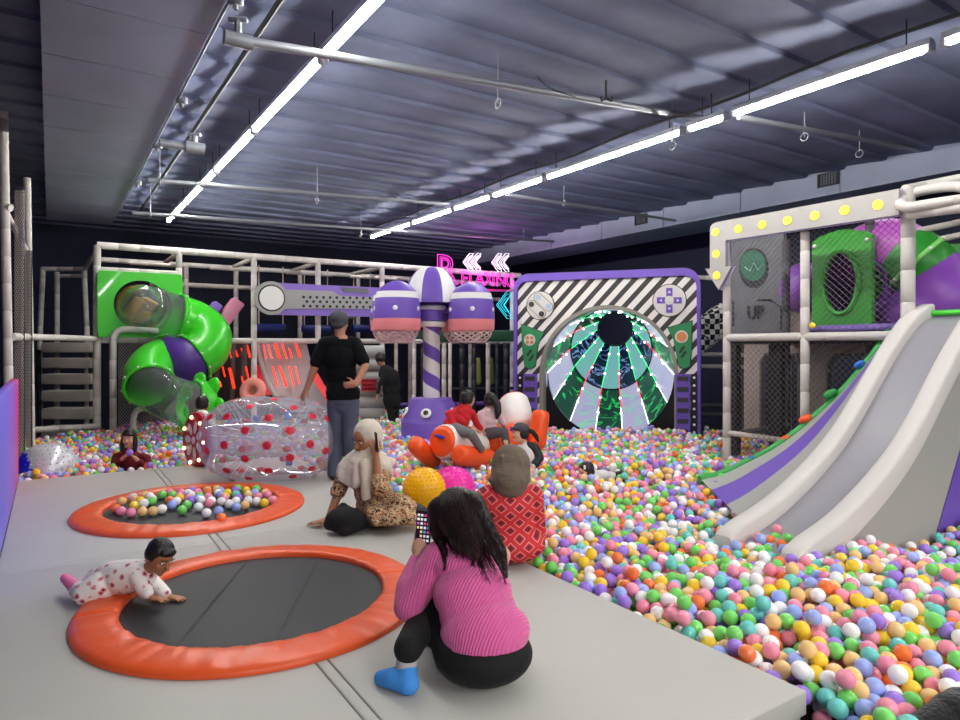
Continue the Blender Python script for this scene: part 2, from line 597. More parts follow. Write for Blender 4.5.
# ------------------------------------------------------------------ padded platform and trampolines
M_mat = mat('platform_vinyl', '#b6b4ae', 0.5, spec=0.35, bump=0.05, bscale=3, var=0.03, vscale=1.2)
PU0, PU1, PV0, PV1 = -0.28, 2.58, 1.52, 8.36
pf = thing('padded_platform', 'grey padded platform of mats under the people and trampolines', 'platform', H(1.0, 5, 0))
b = MB(); hbox(b, PU0 + .02, PU1 - .02, PV0 + .02, PV1 - .02, 0.0, PT - .1); b.build('base', M_mat, pf)
def mat_pad(u0, u1, v0, v1):
    b = MB()
    b.box((0, 0, 0), (u1 - u0 - .005, v1 - v0 - .005, .1), .007, 3)
    Mx = Matrix.Translation(H((u0 + u1) / 2, (v0 + v1) / 2, PT - .05)) @ Matrix.Rotation(HALL_ROT, 4, 'Z')
    b.v = [Mx @ p for p in b.v]
    b.build('mat', M_mat, pf, ang=60)
for u0, u1 in ((PU0, 0.985), (0.985, 1.04), (1.04, PU1)):
    for v0, v1 in ((PV0, 4.98), (4.98, 5.03), (5.03, PV1)):
        mat_pad(u0, u1, v0, v1)

M_orange = mat('trampoline_pad_orange', '#e4592b', 0.36, spec=0.5, bump=0.35, bscale=10)
M_bed = mat('trampoline_bed', '#2b2c2f', 0.55, bump=0.1, bscale=6, var=0.12, vscale=2)
M_seam = mat('dark_seam', '#1a1a1c', 0.6)
def trampoline(c, ro, ri, label, seed, turn):
    t = thing('trampoline', label, 'trampoline', (c.x, c.y, PT), 'trampolines set in the platform')
    rnd = random.Random(seed)
    # bed with faint seams
    b = MB(); b.lathe([(0.001, .012), (ri * .6, .010), (ri + .03, .014), (ri + .03, .002)], (c.x, c.y, PT), n=72)
    b.build('bed', M_bed, t)
    b = MB()
    for s in (-.33, .33):
        d = Vector((math.cos(turn + 1.25), math.sin(turn + 1.25), 0)); nrm = Vector((-d.y, d.x, 0))
        L = math.sqrt((ri) ** 2 - (s * ri) ** 2)
        for q in (-.006, .006):
            b.tube([Vector((c.x, c.y, PT + .0135)) + nrm * (s * ri + q) + d * L * k for k in (-1, -.5, 0, .5, 1)], .0016, 5)
    b.build('bed_seam', mat('bed_seam_thread', '#4a4b4e', .6), t)
    nseg = 2
    for sgm in range(nseg):
        a0 = turn + 2 * PI * sgm / nseg + .004; a1 = turn + 2 * PI * (sgm + 1) / nseg - .004
        b = MB(); rows = []
        K = 150
        ph = rnd.random() * 10
        for k in range(K + 1):
            a = a0 + (a1 - a0) * k / K
            row = []
            # cross-section: flat cushion with rounded rims; creases radiate from the inner rim
            prof = [(0, .0), (0.0, .028), (.03, .040), (.14, .046), (.35, .045), (.6, .042), (.85, .036), (.97, .026), (1, .014), (1, 0)]
            for (s, h) in prof:
                wv = noise.noise(Vector((a * 9 + ph, s * 1.2, seed))) * .008 + noise.noise(Vector((a * 26 + ph, s * 2, seed + 4))) * .005 * (1 - s * .6)
                rr = ri + (ro - ri) * s + (noise.noise(Vector((a * 30, 5, seed))) * .006 if s == 0 and h else 0)
                e = .7 if k in (0, K) else 1
                row.append(Vector((c.x + rr * math.cos(a), c.y + rr * math.sin(a), PT + .002 + max(0, (h + (wv if h > .03 else 0)) * e))))
            rows.append(row)
        b.grid(rows)
        b.add([p for p in rows[0]], [tuple(range(len(rows[0])))]); b.add([p for p in rows[-1]], [tuple(reversed(range(len(rows[-1]))))])
        b.build('pad', M_orange, t, ang=50)
T1 = Vector((-1.228, 3.66, 0)); T2 = Vector((-2.48, 5.72, 0))
trampoline(T1, .90, .68, 'nearer round trampoline with orange pad and empty black bed', 1, R(203))
trampoline(T2, .925, .69, 'farther round trampoline with orange pad, plastic balls lying on it', 2, R(203))

# painted partition at the platform's left edge
m = mat('gradient_panel', '#a06fd0', 0.45)
k = NT(m); tc = k.n('ShaderNodeTexCoord'); sx = k.n('ShaderNodeSeparateXYZ'); k.l(tc.outputs['Object'], sx.inputs[0])
mp = k.n('ShaderNodeMapRange', i_1=-2.4, i_2=1.9); k.l(sx.outputs[1], mp.inputs[0])
k.l(k.ramp(mp.outputs[0], [(0, '#5a6fe0'), (.45, '#7a6fe6'), (.75, '#a45fd8'), (.93, '#d8409c'), (1, '#e02a5e')]), k.b.inputs['Base Color'])
b = MB(); b.box((0, 0, .53), (.07, 3.9, 1.06), .02)
b = single(b, 'partition_panel', m, 'low padded partition fading from lavender to pink, at the left edge of the platform', 'partition', base=(0, 0, 0))
b.location = H(PU0 - .03, 6.5, PT); b.rotation_euler = (0, 0, HALL_ROT)
# ------------------------------------------------------------------ play balls
BALL_R = 0.0395
BCOL = [('white', '#f7f5f6', 20), ('pink', '#f593ab', 20), ('purple', '#a07ae0', 12), ('green', '#78da66', 15), ('tan', '#f2c884', 10), ('blue', '#9fb4f5', 12),
        ('yellow', '#fbd53a', 9), ('orange', '#f47a3c', 6), ('teal', '#6fd0c8', 8)]
BM = [mat('ball_' + n, c, 0.12, spec=0.5, coat=0.6) for n, c, _ in BCOL]
BW = np.array([x[2] for x in BCOL], float); BW /= BW.sum()

def ico(sub):
    bm = bmesh.new(); bmesh.ops.create_icosphere(bm, subdivisions=sub, radius=1.0)
    bm.verts.index_update()
    v = np.array([q.co[:] for q in bm.verts]); f = np.array([[q.index for q in p.verts] for p in bm.faces]); bm.free()
    return v, f

def pit_level(x, y):
    """height of the balls' upper layer over the pit"""
    u = x * UU.x + y * UU.y; v = x * VV.x + y * VV.y
    z = 0.385 + 0.035 * np.sin(u * 1.7 + v * 0.9) + 0.03 * np.sin(v * 2.3 - u * 1.1) + 0.02 * np.sin(u * 4.1) * np.sin(v * 3.7)
    z = z + 0.05 * np.clip((u - 2.9) / 2.0, 0, 1)
    z = z - 0.14 * np.clip((u - 4.7) / 0.9, 0, 1) * np.clip((3.0 - v) / 0.5, 0, 1) - 0.08 * np.exp(-(((u - 4.0) / .55) ** 2 + ((v - 2.9) / .5) ** 2))          # heap beside the slide foot
    z = z + 0.10 * np.exp(-(((u - 5.6) / .9) ** 2 + ((v - 4.4) / .9) ** 2))              # heap before the climbing ramp
    return z

PIT_KEEP = []                       # callables (x, y) -> bool array: places with no balls
def scatter_pit():
    d = BALL_R * 2.06
    du, dv = d * 1.0, d * 0.866
    rng = np.random.default_rng(5)
    pts = []
    for layer in range(3):
        nu, nv = int(10.6 / du), int(14.0 / dv)
        I, J = np.meshgrid(np.arange(nu), np.arange(nv), indexing='ij')
        u = -0.7 + (I + 0.5 * (J % 2) + (layer % 2) * 0.5) * du; v = 0.3 + (J + (layer % 2) * 0.66) * dv
        u = u + rng.normal(0, .024, u.shape); v = v + rng.normal(0, .024, v.shape)
        u, v = u.ravel(), v.ravel()
        keep = rng.random(u.size) < (0.94, 0.97, 0.06)[layer]
        u, v = u[keep], v[keep]
        x = u * UU.x + v * VV.x; y = u * UU.y + v * VV.y
        z = pit_level(x, y) + (0, -0.066, 0.056)[layer] + rng.normal(0, .017, x.size)
        pts.append(np.stack([x, y, z], 1))
    p = np.concatenate(pts)
    u = p[:, 0] * UU.x + p[:, 1] * UU.y; v = p[:, 0] * VV.x + p[:, 1] * VV.y
    ok = ((u > PU1 + BALL_R) & (u < 9.0)) | (v > PV1 + BALL_R)
    ok &= ~((u > 6.3) & (v < 2.0)) & ~((u < -.3) & (v < 8.6)) & ~((u > 8.6) & (v < 5.0))
    ok &= (v < 13.1) & ~((v > 12.7) & (u < 1.0))
    px = 480 + F * p[:, 0] / np.maximum(p[:, 1], .2)
    ok &= (p[:, 1] > .9) & (px > -150) & (px < 1130) & (p[:, 1] < 13.5)
    for fn in PIT_KEEP:
        ok &= ~fn(p[:, 0], p[:, 1], p[:, 2])
    p = p[ok]
    # push touching balls apart
    for it in range(10):
        c = np.floor(p / (2 * BALL_R)).astype(np.int64)
        key = (c[:, 0] + 4000) * 40000000 + (c[:, 1] + 4000) * 4000 + (c[:, 2] + 100)
        order = np.argsort(key, kind='stable'); ks = key[order]
        mv = np.zeros_like(p)
        for dx in (-1, 0, 1):
            for dy in (-1, 0, 1):
                for dz in (-1, 0, 1):
                    kk = key + dx * 40000000 + dy * 4000 + dz
                    s = np.searchsorted(ks, kk, 'left')
                    for e in range(2):
                        q = s + e
                        val = (q < len(ks))
                        q = np.minimum(q, len(ks) - 1)
                        val &= ks[q] == kk
                        j = order[q]
                        val &= j != np.arange(len(p))
                        dd = p - p[j]
                        L = np.linalg.norm(dd, axis=1) + 1e-9
                        ov = np.clip(2 * BALL_R - L, 0, None) * val
                        mv += dd / L[:, None] * (ov * 0.42)[:, None]
        p = p + mv
        u = p[:, 0] * UU.x + p[:, 1] * UU.y; v = p[:, 0] * VV.x + p[:, 1] * VV.y
        inp = (v < PV1 + BALL_R) & (u < PU1 + BALL_R)
        sh = np.where(inp & (v < PV1 - .3), PU1 + BALL_R - u, 0)
        p[:, 0] += sh * UU.x; p[:, 1] += sh * UU.y
    return p

def ball_mass(name, p, col, label):
    lods = [(ico(3), 0, 4.2), (ico(2), 4.2, 99)]
    V, Fc, Mi = [], [], []
    off = 0
    d = np.hypot(p[:, 0], p[:, 1])
    for (v, f), a, z in lods:
        s = (d >= a) & (d < z)
        n = int(s.sum())
        if not n:
            continue
        V.append((v[None] * BALL_R + p[s][:, None]).reshape(-1, 3))
        Fc.append((f[None] + (np.arange(n) * len(v))[:, None, None]).reshape(-1, 3) + off)
        Mi.append(np.repeat(col[s], len(f)))
        off += n * len(v)
    V, Fc, Mi = np.concatenate(V), np.concatenate(Fc), np.concatenate(Mi)
    me = bpy.data.meshes.new(name)
    me.vertices.add(len(V)); me.vertices.foreach_set('co', V.astype(np.float32).ravel())
    me.loops.add(Fc.size); me.loops.foreach_set('vertex_index', Fc.astype(np.int32).ravel())
    me.polygons.add(len(Fc)); me.polygons.foreach_set('loop_start', (np.arange(len(Fc)) * 3).astype(np.int32))
    me.polygons.foreach_set('loop_total', np.full(len(Fc), 3, np.int32))
    for m in BM:
        me.materials.append(m)
    me.polygons.foreach_set('material_index', Mi.astype(np.int32))
    me.polygons.foreach_set('use_smooth', np.ones(len(Fc), bool))
    me.update(calc_edges=True)
    o = bpy.data.objects.new(name, me); COL.objects.link(o)
    return tag(o, label, 'play balls', None, 'stuff')

BALL_SRC = []
def ball_src():
    v, f = ico(3)
    for m in BM:
        me = bpy.data.meshes.new('play_ball'); me.from_pydata((v * BALL_R).tolist(), [], f.tolist()); me.materials.append(m)
        me.polygons.foreach_set('use_smooth', [True] * len(f))
        BALL_SRC.append(me)
def one_ball(x, y, z, c, label, group):
    o = bpy.data.objects.new('play_ball', BALL_SRC[c]); COL.objects.link(o)
    o.location = (x, y, z); o.rotation_euler = (random.random() * 6, random.random() * 6, 0)
    return tag(o, label, 'ball', group)

def build_pit():
    p = scatter_pit()
    rng = np.random.default_rng(9)
    col = rng.choice(len(BCOL), len(p), p=BW)
    # the balls that show largest: nearest to the eye, inside the frame and in the upper layer
    px = 480 + F * p[:, 0] / p[:, 1]; py = HY + F * (CZ - p[:, 2]) / p[:, 1]
    dist = np.linalg.norm(p - np.array([0, 0, CZ]), axis=1)
    up = p[:, 2] > pit_level(p[:, 0], p[:, 1]) - 0.025
    cand = np.where((px > 560) & (px < 968) & (py < 732) & up)[0]
    cand = cand[np.argsort(dist[cand])][:212]
    rest = np.ones(len(p), bool); rest[cand] = False
    for i in cand:
        x, y, z = p[i]; c = int(col[i])
        one_ball(x, y, z, c, label_pit_ball(px[i], py[i], BCOL[c][0]), 'nearest balls of the ball pit')
    ball_mass('ball_pit_balls', p[rest], col[rest], 'multicoloured plastic balls filling the ball pit')

def label_pit_ball(px, py, c):
    c = {'tan': 'golden tan', 'blue': 'light blue', 'green': 'light green'}.get(c, c)
    if px < 800 + (py - 690) * .4:
        return '%s play ball lying along the platform edge near its front corner' % c
    if py > 690:
        return '%s play ball in the lowest row right of the platform corner' % c
    if px > 905:
        return '%s play ball in the near part of the pit at the right edge' % c
    return '%s play ball in the near part of the pit, right of the platform corner' % c

# balls lying on the farther trampoline: a band across the back half of its bed
def trampoline_balls():
    rng = random.Random(12)
    got = []
    z = PT + .014 + BALL_R
    def put(x, y, c, lab):
        got.append((x, y)); one_ball(x, y, z, c, lab, 'balls on the farther trampoline')
    names = [n for n, _, _ in BCOL]
    # front row read off the photograph, left to right
    front = [(121, 511, 'pink'), (131, 512.5, 'pink'), (142.5, 511.5, 'tan'), (153, 511, 'tan'), (162, 509, 'white'), (182, 510, 'green'), (172, 505, 'blue'), (187, 505, 'green'),
             (198.5, 507, 'white'), (206.5, 513, 'white'), (218.5, 511, 'blue'), (221.5, 518, 'orange'), (209, 503.5, 'pink'), (236, 507, 'blue'), (229, 504, 'white'), (245, 505, 'tan'), (264, 503, 'yellow'), (256.5, 501.5, 'white'), (272.5, 500, 'pink'),
             (144, 503.5, 'white'), (134, 505.5, 'yellow'), (116, 508.5, 'orange')]
    lab = ['pink ball at the left front of the balls on the farther trampoline', 'pink ball, second along the front of the trampoline balls', 'golden tan ball, third along the front of the trampoline balls', 'golden tan ball, fourth along the front of the trampoline balls',
           'white ball right of the two tan balls on the trampoline', 'green ball at the front middle of the trampoline balls', 'blue ball behind the front green ball on the trampoline', 'green ball touching the front green ball on the trampoline',
           'white ball right of the green pair on the trampoline', 'white ball standing forward in the middle of the trampoline bed', 'blue ball standing forward beside a white ball on the trampoline', 'orange ball lying alone, foremost on the trampoline bed',
           'pink ball behind the forward white ball on the trampoline', 'blue ball at the front, right half of the trampoline balls', 'white ball left of the right-hand blue ball on the trampoline', 'golden tan ball at the front right of the trampoline balls',
           'yellow ball near the right end of the trampoline balls', 'white ball left of the yellow ball at the right end of the trampoline', 'pink ball at the right end of the balls on the trampoline',
           'white ball behind the front tan balls on the trampoline', 'yellow ball behind the front pink balls on the trampoline', 'orange ball at the far left of the trampoline balls']
    for (a, c_, n), l in zip(front, lab):
        q = G(a, c_ , z); put(q.x, q.y, names.index(n), l)
    for px_, py_ in [(a, c_) for c_ in np.arange(501, 488.5, -2.05) for a in np.arange(122, 281, 9.6)]:
        a = px_ + rng.uniform(-3.5, 3.5); c_ = py_ + rng.uniform(-.6, .6)
        # stay in the band: left end is lower than right end
        top = 496.5 - (a - 120) * .055 - 2.6 * math.sin(max(0, min(1, (a - 115) / 160)) * PI); bot = 507 - (a - 120) * .03
        if not (top < c_ < bot):
            continue
        q = G(a, c_, z)
        if (q.xy - T2.xy).length > .685 - BALL_R * .9 or any((q.x - s) ** 2 + (q.y - t_) ** 2 < (BALL_R * 2.0) ** 2 for s, t_ in got):
            continue
        c = rng.choices(range(len(BCOL)), [x[2] for x in BCOL])[0]
        nm = {'tan': 'golden tan', 'blue': 'light blue'}.get(names[c], names[c])
        third = 'left' if a < 172 else 'middle' if a < 225 else 'right'
        put(q.x, q.y, c, '%s ball in the crowded %s part of the balls on the farther trampoline' % (nm, third))
# ------------------------------------------------------------------ play frames of foam-sleeved tube
M_foam = mat('foam_sleeve', '#d3ccc8', 0.7, var=0.1, vscale=5)
M_foamw = mat('foam_sleeve_white', '#c4bfba', 0.6, var=0.04, vscale=4)
M_net = mat('black_net', '#1b1b20', 0.8)
M_netp = mat('pale_net', '#bdb3ae', 0.8)
M_white = mat('white_vinyl', '#eeecea', 0.4)
M_purple = mat('purple_vinyl', '#6f52b5', 0.42, var=0.04, vscale=3)
M_lilac = mat('lilac_vinyl', '#8b6fc9', 0.45)
M_grey = mat('grey_vinyl', '#a3a2a0', 0.45)
M_black = mat('black_vinyl', '#17171b', 0.5)
M_pinkv = mat('pink_vinyl', '#ee8f92', 0.45)
M_green = mat('green_plastic', '#3fc928', 0.3, spec=0.5, coat=0.2)
M_dgreen = mat('deep_green_plastic', '#1f9a2c', 0.35)
M_orangev = mat('orange_vinyl', '#f4672c', 0.35, spec=0.5)

def onV(v, px, py):
    """point of the plane V = v that shows at a photo pixel"""
    a = (px - CX) / F
    Y = v / (a * VV.x + VV.y)
    return P(px, py, Y)
def onU(u, px, py):
    a = (px - CX) / F
    Y = u / (a * UU.x + UU.y)
    return P(px, py, Y)

def foam_mb(pts, r, seg=0.32, n=10):
    """foam sleeve in lengths: a small groove at each joint"""
    pts = [Vector(p) for p in pts]
    out, rs = [], []
    run = 0.0
    for i in range(len(pts) - 1):
        a, c = pts[i], pts[i + 1]
        L = (c - a).length
        ks = [0.0]
        q = seg - (run % seg)
        while q < L - .02:
            ks += [q - .008, q, q + .008]
            q += seg
        for kx in ks:
            out.append(a.lerp(c, max(0, min(1, kx / L))))
            rs.append(r)
        for j in range(len(ks)):
            if j % 3 == 2:
                rs[len(rs) - len(ks) + j] = r * .86
        run += L
    out.append(pts[-1]); rs.append(r)
    b = MB(); b.tube(out, rs, n)
    return b
def foam(name, pts, r, t, m=None):
    return foam_mb(pts, r).build(name, m or M_foam, t, ang=55)
def bend(a, c, d, r=.15, k=5):
    """points of a corner a-c-d rounded by r"""
    a, c, d = Vector(a), Vector(c), Vector(d)
    p, q = c + (a - c).normalized() * r, c + (d - c).normalized() * r
    return [a] + [p.lerp(c, t).lerp(c.lerp(q, t), t) for t in [i / k for i in range(k + 1)]] + [d]

def net_mb(c00, c10, c11, c01, nx, nz, r=.003, b=None):
    """diamond net over a quad, of straight cords"""
    b = b or MB()
    def q(s, t):
        return Vector(c00).lerp(Vector(c10), s).lerp(Vector(c01).lerp(Vector(c11), s), t)
    for sg in (1, -1):
        for i in range(-nz, nx + nz):
            # line s = (i + sg*j)/nx with j = t*nz
            lo, hi = 0.0, 1.0
            k = nz / nx * sg
            s0 = i / nx if sg > 0 else (i + .0) / nx
            ts = [(0 - s0) / k, (1 - s0) / k]
            lo, hi = max(0, min(ts)), min(1, max(ts))
            if hi - lo < .005:
                continue
            b.tube([q(s0 + k * lo, lo), q(s0 + k * hi, hi)], r, 3, cap=False)
    return b

FV = 12.93                                  # front face of the long frame at the back left
def fpost(t, px, y0, y1, v=FV, r=.055, m=None, name='post'):
    a = onV(v, px, y0); Yd = a.y
    c = Vector((a.x, a.y, CZ + (HY - y1) / F * Yd))
    return foam(name, [a, c], r, t, m)
def frail(t, x0, x1, z, v=FV, r=.05, m=None, name='rail'):
    a, c = onV(v, x0, HY), onV(v, x1, HY)
    a.z = c.z = CZ + z
    return foam(name, [a, c], r, t, m)

t = thing('tube_climbing_structure', 'long grey foam-sleeved tube frame behind the green tube slide and purple console board', 'climbing structure', onV(FV, 97, 430) * 1)
t.location.z = 0; t['_o'] = list(t.location)
for px, top, bot in ((97, 245, 0), (254, 256, 0), (318, 262, 0), (382, 267, 0), (512, 279, 0)):
    a = onV(FV, px, HY); a.z = 0.02
    z1 = CZ + 1.71 if px != 318 else CZ + 1.71
    c = a.copy(); c.z = z1
    if px == 318:
        a.z = CZ + .1
    foam('post', [a, c], .062 if px == 97 else .055, t)
a = onV(FV, 179, 339); c = a.copy(); c.z = CZ + 1.71
foam('post', [a, c], .055, t)
frail(t, 97, 520, 1.71, r=.062)
frail(t, 97, 179, 1.30)
frail(t, 95, 520, 0.10, r=.055)
# second row of posts and rails behind
for px in (186, 236, 300, 358, 410, 470):
    a = onV(14.6, px, HY); a.z = .02; c = a.copy(); c.z = CZ + 1.68
    foam('post', [a, c], .05, t, M_netp)
frail(t, 100, 500, 1.66, 14.6); frail(t, 150, 500, 1.25, 14.6, m=M_netp); frail(t, 100, 500, .1, 14.6, m=M_netp)
for px in (97, 179, 254, 318, 382, 450):
    a = onV(FV, px, HY); a.z = CZ + 1.68
    foam('rail', [a, a + VV * 1.75], .045, t, M_netp)
for px in (130, 210, 286, 350):
    a = onV(FV + .5, px, HY); a.z = CZ + 1.5; c = onV(FV + .5, px + 46, HY); c.z = CZ + 1.5
    foam('rail', [a, c], .035, t, M_netp)
# bent tube in front of the green tube
a = onV(FV - .35, 113, HY); a.z = .02
k = a.copy(); k.z = CZ + .29
foam('bent_post', bend(a, k, onV(FV - .3, 158, 331), .22), .055, t)
frail(t, 35, 100, -1.35, FV - .1, .05)
a = onV(FV - .9, 133, HY); a.z = .02; k = a.copy(); k.z = CZ - 1.05
foam('bent_post', bend(a, k, onV(FV - .2, 160, 404), .2), .05, t)
# net between the posts
c00, c10 = onV(FV + .05, 118, HY), onV(FV + .05, 200, HY); c00.z = c10.z = .3
c01, c11 = c00.copy(), c10.copy(); c01.z = c11.z = CZ + .05
net_mb(c00, c10, c11, c01, 26, 26, .005).build('net', M_netp, t)
c00, c10 = onV(14.7, 200, HY), onV(14.7, 480, HY); c00.z = c10.z = .3
c01, c11 = c00.copy(), c10.copy(); c01.z = c11.z = CZ + 1.6
net_mb(c00, c10, c11, c01, 60, 34, .006).build('net', M_net, t)

# tall frame beside the partition at the left edge
t = thing('tube_climbing_structure', 'tall narrow tube frame with net columns at the left edge behind the partition', 'climbing structure', P(9, HY, 7.6)); t.location.z = 0; t['_o'] = list(t.location)
def vpost(px, Y, y1, r, t, m=None, name='post', px1=None):
    a = P(px, HY, Y); a.z = 0.02
    c = P(px if px1 is None else px1, y1, Y)
    foam(name, [a, c], r, t, m)
vpost(11, 7.7, 105, .05, t, px1=3); vpost(32, 9.6, 178, .05, t, px1=27)
foam('brace', [P(-30, 150, 7.7), P(2, 205, 7.75), P(29, 256, 9.5)], .035, t)
foam('rail', [P(11, 337, 7.7), P(33, 337, 9.6), P(97, 339, 11.2)], .05, t)
foam('rail', [P(11, 208, 7.7), P(-60, 190, 7.7)], .045, t)
for px, Y, w, y1 in ((19, 8.3, 9, 190), (27, 9.0, 7, 250)):
    c00, c10 = P(px - w / 2, HY, Y), P(px + w / 2, HY, Y); c00.z = c10.z = .1
    c01, c11 = P(px - w / 2, y1, Y), P(px + w / 2, y1, Y)
    net_mb(c00, c10, c11, c01, 4, 70, .006).build('net', M_netp, t)
    b = MB(); b.cyl((c00 + c10) / 2 + Vector((0, .05, 0)), (c01 + c11) / 2 + Vector((0, .05, 0)), .035, 10); b.build('post', M_dark, t)

# small frame far behind at the left
t = thing('tube_climbing_structure', 'small far tube frame seen left of the green tube slide, above the padded steps', 'climbing structure', P(60, HY, 13.4)); t.location.z = 0; t['_o'] = list(t.location)
for p0, p1, y1 in ((40, 43, 268), (57, 57, 272), (87, 84, 268)):
    a = P(p0, HY, 13.3); a.z = .02
    foam('post', [a, P(p0, 335, 13.3), P(p1, y1, 13.3)], .05, t)
foam('rail', [P(42, 269, 13.3), P(86, 269, 13.3)], .045, t); foam('rail', [P(56, 276, 13.6), P(84, 276, 13.6)], .04, t); foam('rail', [P(10, 338, 13.3), P(97, 338, 13.3)], .05, t)
foam('rail', [P(85, 269, 13.3), P(97, 248, 11.6)], .04, t)

# padded steps
t = thing('padded_steps', 'grey padded steps rising between the tubes at the left', 'steps', P(66, 430, 12.2)); t.location.z = 0; t['_o'] = list(t.location)
M_step = mat('step_vinyl', '#cfc5bb', 0.5, var=0.1, vscale=3)
for i in range(6):
    z = .32 + .30 * i; Y = 11.7 + .27 * i
    b = MB(); a, c = P(41, HY, Y), P(91, HY, Y)
    b.box(((a.x + c.x) / 2, Y + .16, z), (c.x - a.x, .34, .2), .03)
    b.build('step', M_step, t)
for px in (40, 92):
    b = MB(); a = P(px, HY, 11.75); c = P(px, HY, 13.3)
    b.tube([Vector((a.x, 11.75, .1)), Vector((c.x, 13.25, 1.75))], .04, 8); b.build('stringer', M_dark, t)

# ------------------------------------------------------------------ green tube slide
M_clear = clear_mat('clear_tube', '#f8fcfa', .05, .22, .06)
M_purpt = mat('dark_purple_plastic', '#4d2a86', 0.35)
def sweep_tube(b, pts, r, n=22, th=.018):
    """open pipe with wall thickness"""
    pts = [Vector(p) for p in pts]
    b.tube(pts, r, n, cap=False); b.tube(pts, r - th, n, cap=False)
    return b
def spline(pts, k=6):
    pts = [Vector(p) for p in pts]
    out = []
    for i in range(len(pts) - 1):
        p0, p1, p2, p3 = pts[max(i - 1, 0)], pts[i], pts[i + 1], pts[min(i + 2, len(pts) - 1)]
        for j in range(k):
            s = j / k
            out.append(0.5 * ((2 * p1) + (p2 - p0) * s + (2 * p0 - 5 * p1 + 4 * p2 - p3) * s * s + (3 * p1 - p0 - 3 * p2 + p3) * s ** 3))
    out.append(pts[-1])
    return out
def flange(c, d, r, t, m, bolts=10, name='flange'):
    d = Vector(d).normalized(); x, y = frame(d)
    b = MB(); b.tube([Vector(c) + (x * math.cos(2 * PI * i / 28) + y * math.sin(2 * PI * i / 28)) * r for i in range(28)], .028, 8, closed=True)
    f = b.build(name, m, t)
    for i in range(bolts):
        a = 2 * PI * (i + .3) / bolts
        b = MB(); b.ball(Vector(c) + (x * math.cos(a) + y * math.sin(a)) * (r + .022), .02, 8, 5); b.build('bolt', M_white, f)
t = thing('tube_slide', 'green spiral tube slide with clear plastic sections at the left', 'slide', P(150, 430, 10.6)); t.location.z = 0; t['_o'] = list(t.location)
# mounting panel with a round hole
pc = onV(FV - .1, 141, 305)
Mp = frame_mat(pc, UU, (0, 0, 1))
hw, hh = .66, .56
def sq_ring(hx, hz, n=48):
    o = []
    for i in range(n):
        a = 2 * PI * (i + .5) / n; cx_, cy_ = math.cos(a), math.sin(a)
        s = min(hx / max(abs(cx_), 1e-6), hz / max(abs(cy_), 1e-6)); o.append((cx_ * s, cy_ * s))
    return o
hole = [(.42 * math.cos(2 * PI * (i + .5) / 48), .42 * math.sin(2 * PI * (i + .5) / 48)) for i in range(48)]
b = MB(); b.plate(sq_ring(hw, hh), hole, .06, Mp); pn = b.build('panel', M_green, t)
for sx, sz in ((-1, 1), (1, 1)):
    for r_ in (.045, .085):
        b = MB(); q = Mp @ Vector((sx * .5, sz * .43, -.0)); b.tube([q + (UU * math.cos(2 * PI * i / 20) + Vector((0, 0, 1)) * math.sin(2 * PI * i / 20)) * r_ for i in range(20)], .01, 6, closed=True); b.build('emblem', M_dgreen, pn)
path1 = spline([onV(FV - .1, 141, 305), P(142, 307, 11.5), P(155, 311, 11.25), P(175, 318, 11.5)])
b = MB(); sweep_tube(b, path1, .40); b.build('clear_section', M_clear, t)
path2 = spline([P(175, 318, 11.5), P(194, 324, 11.72), P(207, 335, 11.7), P(205, 349, 11.55), P(194, 357, 11.4)])
b = MB(); sweep_tube(b, path2, .41); b.build('elbow', M_green, t)
path3 = spline([P(194, 357, 11.4), P(183, 361, 11.3), P(169, 358, 11.4)])
b = MB(); sweep_tube(b, path3, .40); b.build('purple_section', M_purpt, t)
path4 = spline([P(169, 358, 11.4), P(156, 363, 11.1), P(148, 374, 10.7), P(150, 386, 10.4)])
b = MB(); sweep_tube(b, path4, .36); b.build('elbow', M_green, t)
path5 = spline([P(150, 386, 10.4), P(161, 394, 10.2), P(176, 400, 10.2), P(191, 404, 10.35)])
b = MB(); sweep_tube(b, path5, .345); b.build('clear_section', M_clear, t)
path6 = spline([P(191, 404, 10.35), P(200, 405, 10.5)])
b = MB(); b.tube(path6, [.345 + .05 * i / (len(path6) - 1) for i in range(len(path6))], 24, cap=False); b.tube(path6, .335, 24, cap=False); b.build('mouth', M_green, t)
for pth, m, r_ in ((path1, M_green, .42), (path2, M_green, .42), (path4, M_green, .37), (path5, M_green, .37)):
    flange(pth[-1], pth[-1] - pth[-2], r_, t, m)
flange(path4[0], path4[1] - path4[0], .39, t, M_green)
# petals round the mouth
d = (path6[-1] - path6[-2]).normalized(); x, y = frame(d)
for i in range(7):
    a = 2 * PI * i / 7
    q = path6[-1] + (x * math.cos(a) + y * math.sin(a)) * .40
    b = MB(); b.ball(q, (.14, .14, .05), 14, 8, rot=d.to_track_quat('Z', 'Y').to_matrix()); b.build('petal', M_green, t)
# yellow padded steps seen through the clear section
t = thing('climbing_block', 'orange padded steps inside the green panel, seen through the clear tube', 'block', onV(FV + .35, 145, 318))
M_yel = mat('amber_vinyl', '#f0a52a', 0.45)
for px, py, s, a in ((152, 308, .30, .5), (136, 308, .26, -.9), (146, 318, .30, .2)):
    b = MB(); b.box((0, 0, 0), (s * 1.5, .25, s * .8), .04); q = onV(FV + .35, px, py)
    b.v = [q + Matrix.Rotation(a, 3, 'Y') @ p for p in b.v]; b.build('step', M_yel, t)

